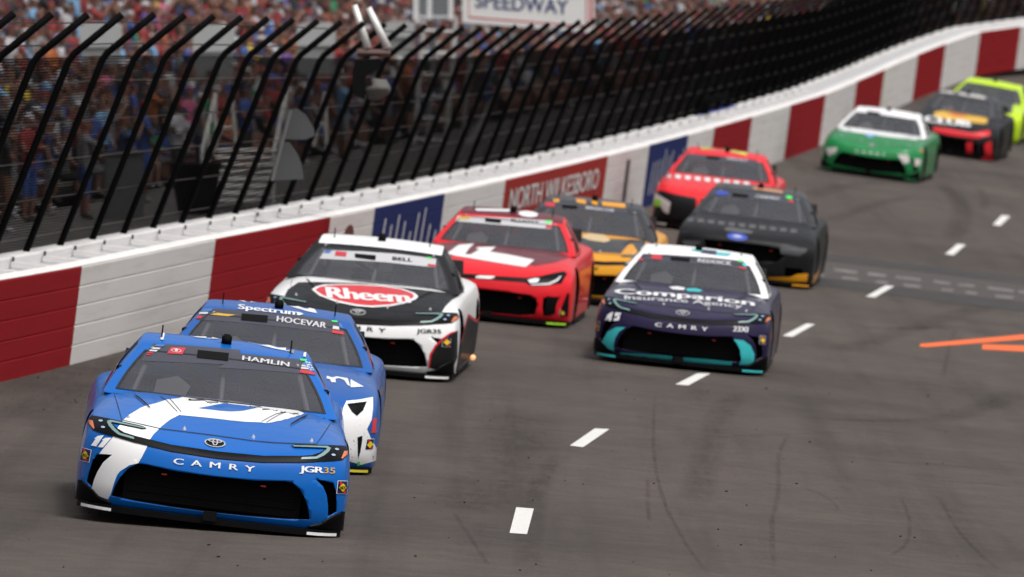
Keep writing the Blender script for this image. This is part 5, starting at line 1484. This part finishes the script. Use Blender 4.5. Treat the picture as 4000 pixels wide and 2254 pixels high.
banner(c, e_((1175, 195), (1500, 222), (1985, 278), (1990, 325), (1500, 275), (1160, 250)), e_((1395, 235), (1535, 245), (1530, 275), (1395, 265)), NAVY, e_((1245, 210), (1330, 216), (1325, 258), (1240, 250)), LOGOR, 'BRISCOE', ('e', 1615, 275), ('e', 1870, 302), 24, LTXT, .03)
side_deco(c, 'side_panel', [(1.2, .2), (4.6, .2), (4.6, .7), (1.4, .66)], DGR)

# ---- red car with lime roof stripe
f_ = lambda *q: [('f', x, y) for x, y in q]
LIME = paint('paint_lime', (.56, .68, .06)); REDB = paint('paint_bright_red', (.70, .02, .028))
c = Build('camaro', (2772, 902), 238, 4.2, 'bright red stock car with lime roof stripe against the wall', dict(body=REDB), 'f', roll=.4)
nose_inserts(c); add_trim(c)
c.deco('roof_graphic', f_((640, 165), (770, 160), (770, 188), (650, 185)), LIME, 2, c.roof, (1,)); c.deco('roof_graphic', f_((830, 165), (950, 180), (1050, 210), (1040, 242), (900, 205), (830, 190)), LIME, 2, c.roof, (1,))
banner(c, f_((515, 225), (800, 245), (1125, 280), (1135, 330), (800, 290), (490, 265)), f_((690, 245), (810, 255), (805, 280), (690, 270)), NAVY, txt='WALLACE', ta=('f', 865, 275), tb=('f', 1045, 298), th=22)
for k in range(9):
    x = 330 + k * 85; y = 398 + k * 9; c.deco('hood_lettering', f_((x, y), (x + 55, y + 2), (x + 50, y + 38), (x + 8, y + 30)), WHITEV, 2, which=(0,))
c.text('OUTDOOR', ('f', 345, 500), ('f', 740, 505), 40, mat('pale_pink', (.6, .35, .36), .5), 2, .02, which=(0,)) if False else None
c.deco('lower_nose', f_((215, 560), (300, 545), (420, 580), (600, 610), (600, 860), (250, 860), (180, 700)), BLK, 1, which=(0,)); c.deco('corner_patch', f_((170, 550), (235, 560), (300, 600), (380, 650), (360, 750), (320, 730), (290, 680), (200, 640)), mat('graphic_cream2', (.6, .56, .55), .4), 3, which=(0,)); c.deco('green_dot', [('f', *p) for p in ellipse(265, 652, 36, 34, 0, 14)], mat('dot_lime', (.3, .7, .03), .4), 4, which=(0,))

# ---- black car
c = Build('mustang', (2893, 1093), 274, 4.4, 'black stock car with blue oval badge and yellow splitter edge', dict(body=BLK, roof=DGR, pillar=DGR), 'f', roll=.6)
nose_inserts(c, YELP); add_trim(c)
c.deco('badge', [('f', *p) for p in ellipse(960, 950, 92, 32, 7, 24)], mat('oval_blue', (.03, .07, .42), .3), 3, which=(0,)); c.deco('badge_script', f_((905, 942), (960, 938), (1015, 955), (960, 958)), mat('script_pale', (.5, .52, .62), .4), 4, which=(0,))
c.text('DARK HORSE', ('f', 850, 900), ('f', 1095, 930), 34, WHITEV, 3, .02, .1, 1, which=(0,)) if False else c.deco('hood_lettering', f_((850, 875), (900, 868), (1090, 900), (1095, 925), (1000, 920), (855, 898)), mat('letter_pale', (.09, .09, .094), .5), 3, which=(0,))
for k in range(11):
    x = 520 + k * 90; y = 782 + k * 10; c.deco('hood_lettering', f_((x, y), (x + 62, y + 4), (x + 58, y + 36), (x + 6, y + 32)), mat('letter_pale', (.09, .09, .094), .5), 2, which=(0,))
c.deco('lower_trim', f_((1230, 1300), (1420, 1300), (1480, 1275), (1575, 1270), (1565, 1340), (1230, 1340)), YELP, 3, which=(0,)); side_deco(c, 'side_trim', [(.5, .1), (2.2, .1), (2.2, .26), (.5, .22)], YELP)
for q in (f_((480, 980), (640, 985), (640, 1060), (520, 1050)), f_((1330, 1040), (1570, 1050), (1560, 1080), (1500, 1120), (1340, 1100))): c.deco('headlight', q, mat('lamp_smoke', (.05, .052, .056), .2, coat=.6), 3, which=(0,))
banner(c, f_((760, 545), (1000, 560), (1400, 590), (1450, 600), (1460, 660), (1000, 605), (730, 590)), f_((915, 570), (1060, 585), (1055, 612), (915, 598)), NAVY, [('f', *p) for p in ellipse(825, 568, 60, 18, 5, 20)], mat('oval_blue', (.03, .07, .42), .3), 'CINDRIC', ('f', 1118, 608), ('f', 1335, 632), 24, LTXT, .02, corner=[(f_((1390, 592), (1440, 600), (1435, 622), (1385, 615)), GREEN), (f_((1405, 630), (1448, 636), (1450, 655), (1408, 648)), LOGOR)])
c.deco('roof_graphic', f_((1100, 515), (1350, 550), (1360, 572), (1100, 535)), mat('roof_orange', (.55, .25, .12), .4), 2, c.roof, (1,))

# ---- green and white car
GRN = paint('paint_green', (.015, .20, .06))
g_ = lambda *q: [('g', x, y) for x, y in q]
c = Build('camry', (3389, 683), 196, 7.6, 'green stock car with white roof on the far left lane', dict(body=GRN, roof=WHITEV, pillar=WHITEV), 'g', roll=.2)
c.adopt([o for o in CAMRY if not o.name.startswith('lamp') and not o.name.startswith('headlight')], {'model': WHITEV}); nose_inserts(c, GRN); add_trim(c)
c.deco('hood_panel', g_((420, 650), (560, 650), (900, 690), (1360, 760), (1420, 790), (1380, 850), (1100, 820), (700, 765), (430, 725)), WHITEV, 1, which=(0,))
for q in (g_((360, 940), (490, 930), (470, 990), (390, 1030)), g_((270, 930), (330, 920), (335, 1000), (270, 1010)), g_((1160, 1010), (1280, 1020), (1300, 1100), (1230, 1120)), g_((1350, 1060), (1420, 1065), (1410, 1140), (1350, 1140))): c.deco('nose_patch', q, mat('graphic_cream2', (.6, .56, .55), .4), 3, which=(0,))
c.deco('slot', g_((820, 525), (970, 545), (965, 575), (820, 555)), BLACKM, 3, c.ws, (1,)); c.deco('hood_crest', g_((780, 775), (940, 790), (850, 830)), mat('crest_blue', (.2, .35, .6), .4), 3, which=(0,))

# ---- black, gold and red car
c = Build('camaro', (3705, 600), 178, 8.0, 'black stock car with gold bonnet panel and red nose band', dict(body=BLK, roof=DGR, pillar=DGR), 'g', roll=.2)
nose_inserts(c, REDD); add_trim(c)
c.deco('hood_panel', g_((1570, 540), (1700, 510), (1900, 530), (2100, 560), (2175, 620), (2150, 670), (1950, 650), (1700, 620), (1580, 590)), paint('paint_gold', (.72, .42, .03)), 1, which=(0,)); c.deco('hood_flame', g_((1700, 525), (1900, 540), (1950, 590), (1800, 590)), paint('paint_flame', (.65, .18, .02)), 2, which=(0,))
c.text('CLUB', ('g', 1470, 645), ('g', 1970, 705), 70, WHITEV, 3, .05, -.1, 1, which=(0,))
c.deco('nose_band', g_((1480, 695), (1700, 720), (2000, 770), (2190, 740), (2200, 800), (2050, 835), (1750, 800), (1500, 740)), REDD, 2, which=(0,)); c.deco('nose_corner', g_((1930, 880), (2000, 870), (2000, 1000), (1930, 1000)), REDD, 2, which=(0,)); c.deco('nose_corner', g_((2130, 900), (2210, 860), (2220, 1020), (2140, 1030)), REDD, 2, which=(0,))
for q in (g_((1580, 285), (1690, 280), (1800, 300), (1790, 335), (1590, 310)), g_((1840, 305), (2000, 320), (2150, 345), (2140, 395), (1850, 345))): c.deco('roof_graphic', q, mat('graphic_silver', (.5, .48, .47), .4), 2, c.roof, (1,))

# ---- lime yellow car at the back
LIM2 = paint('paint_lime_yellow', (.50, .72, .02))
c = Build('mustang', (3806, 532), 166, 8.6, 'lime yellow stock car at the very back by the right edge', dict(body=LIM2, roof=LIM2, pillar=LIM2), 'g', roll=.2)
nose_inserts(c, LIM2); add_trim(c)
c.deco('hood_panel', g_((2150, 370), (2460, 430), (2440, 560), (2250, 520)), DGR, 1, which=(0,))

# exhaust flame at the black and white car's left side
c = cars['oval']
bm = bmesh.new(); bmesh.ops.create_icosphere(bm, subdivisions=2, radius=1)
for v in bm.verts: v.co = Vector((1.05 + v.co.x * .03, 3.05 + v.co.y * .10 + .02 * math.sin(v.co.z * 7), .16 + v.co.z * .03))
bm_obj('exhaust_flame', bm, mat('flame', (.8, .4, .2), .8, emit=(1.0, .42, .16, .9)), c.root, True)
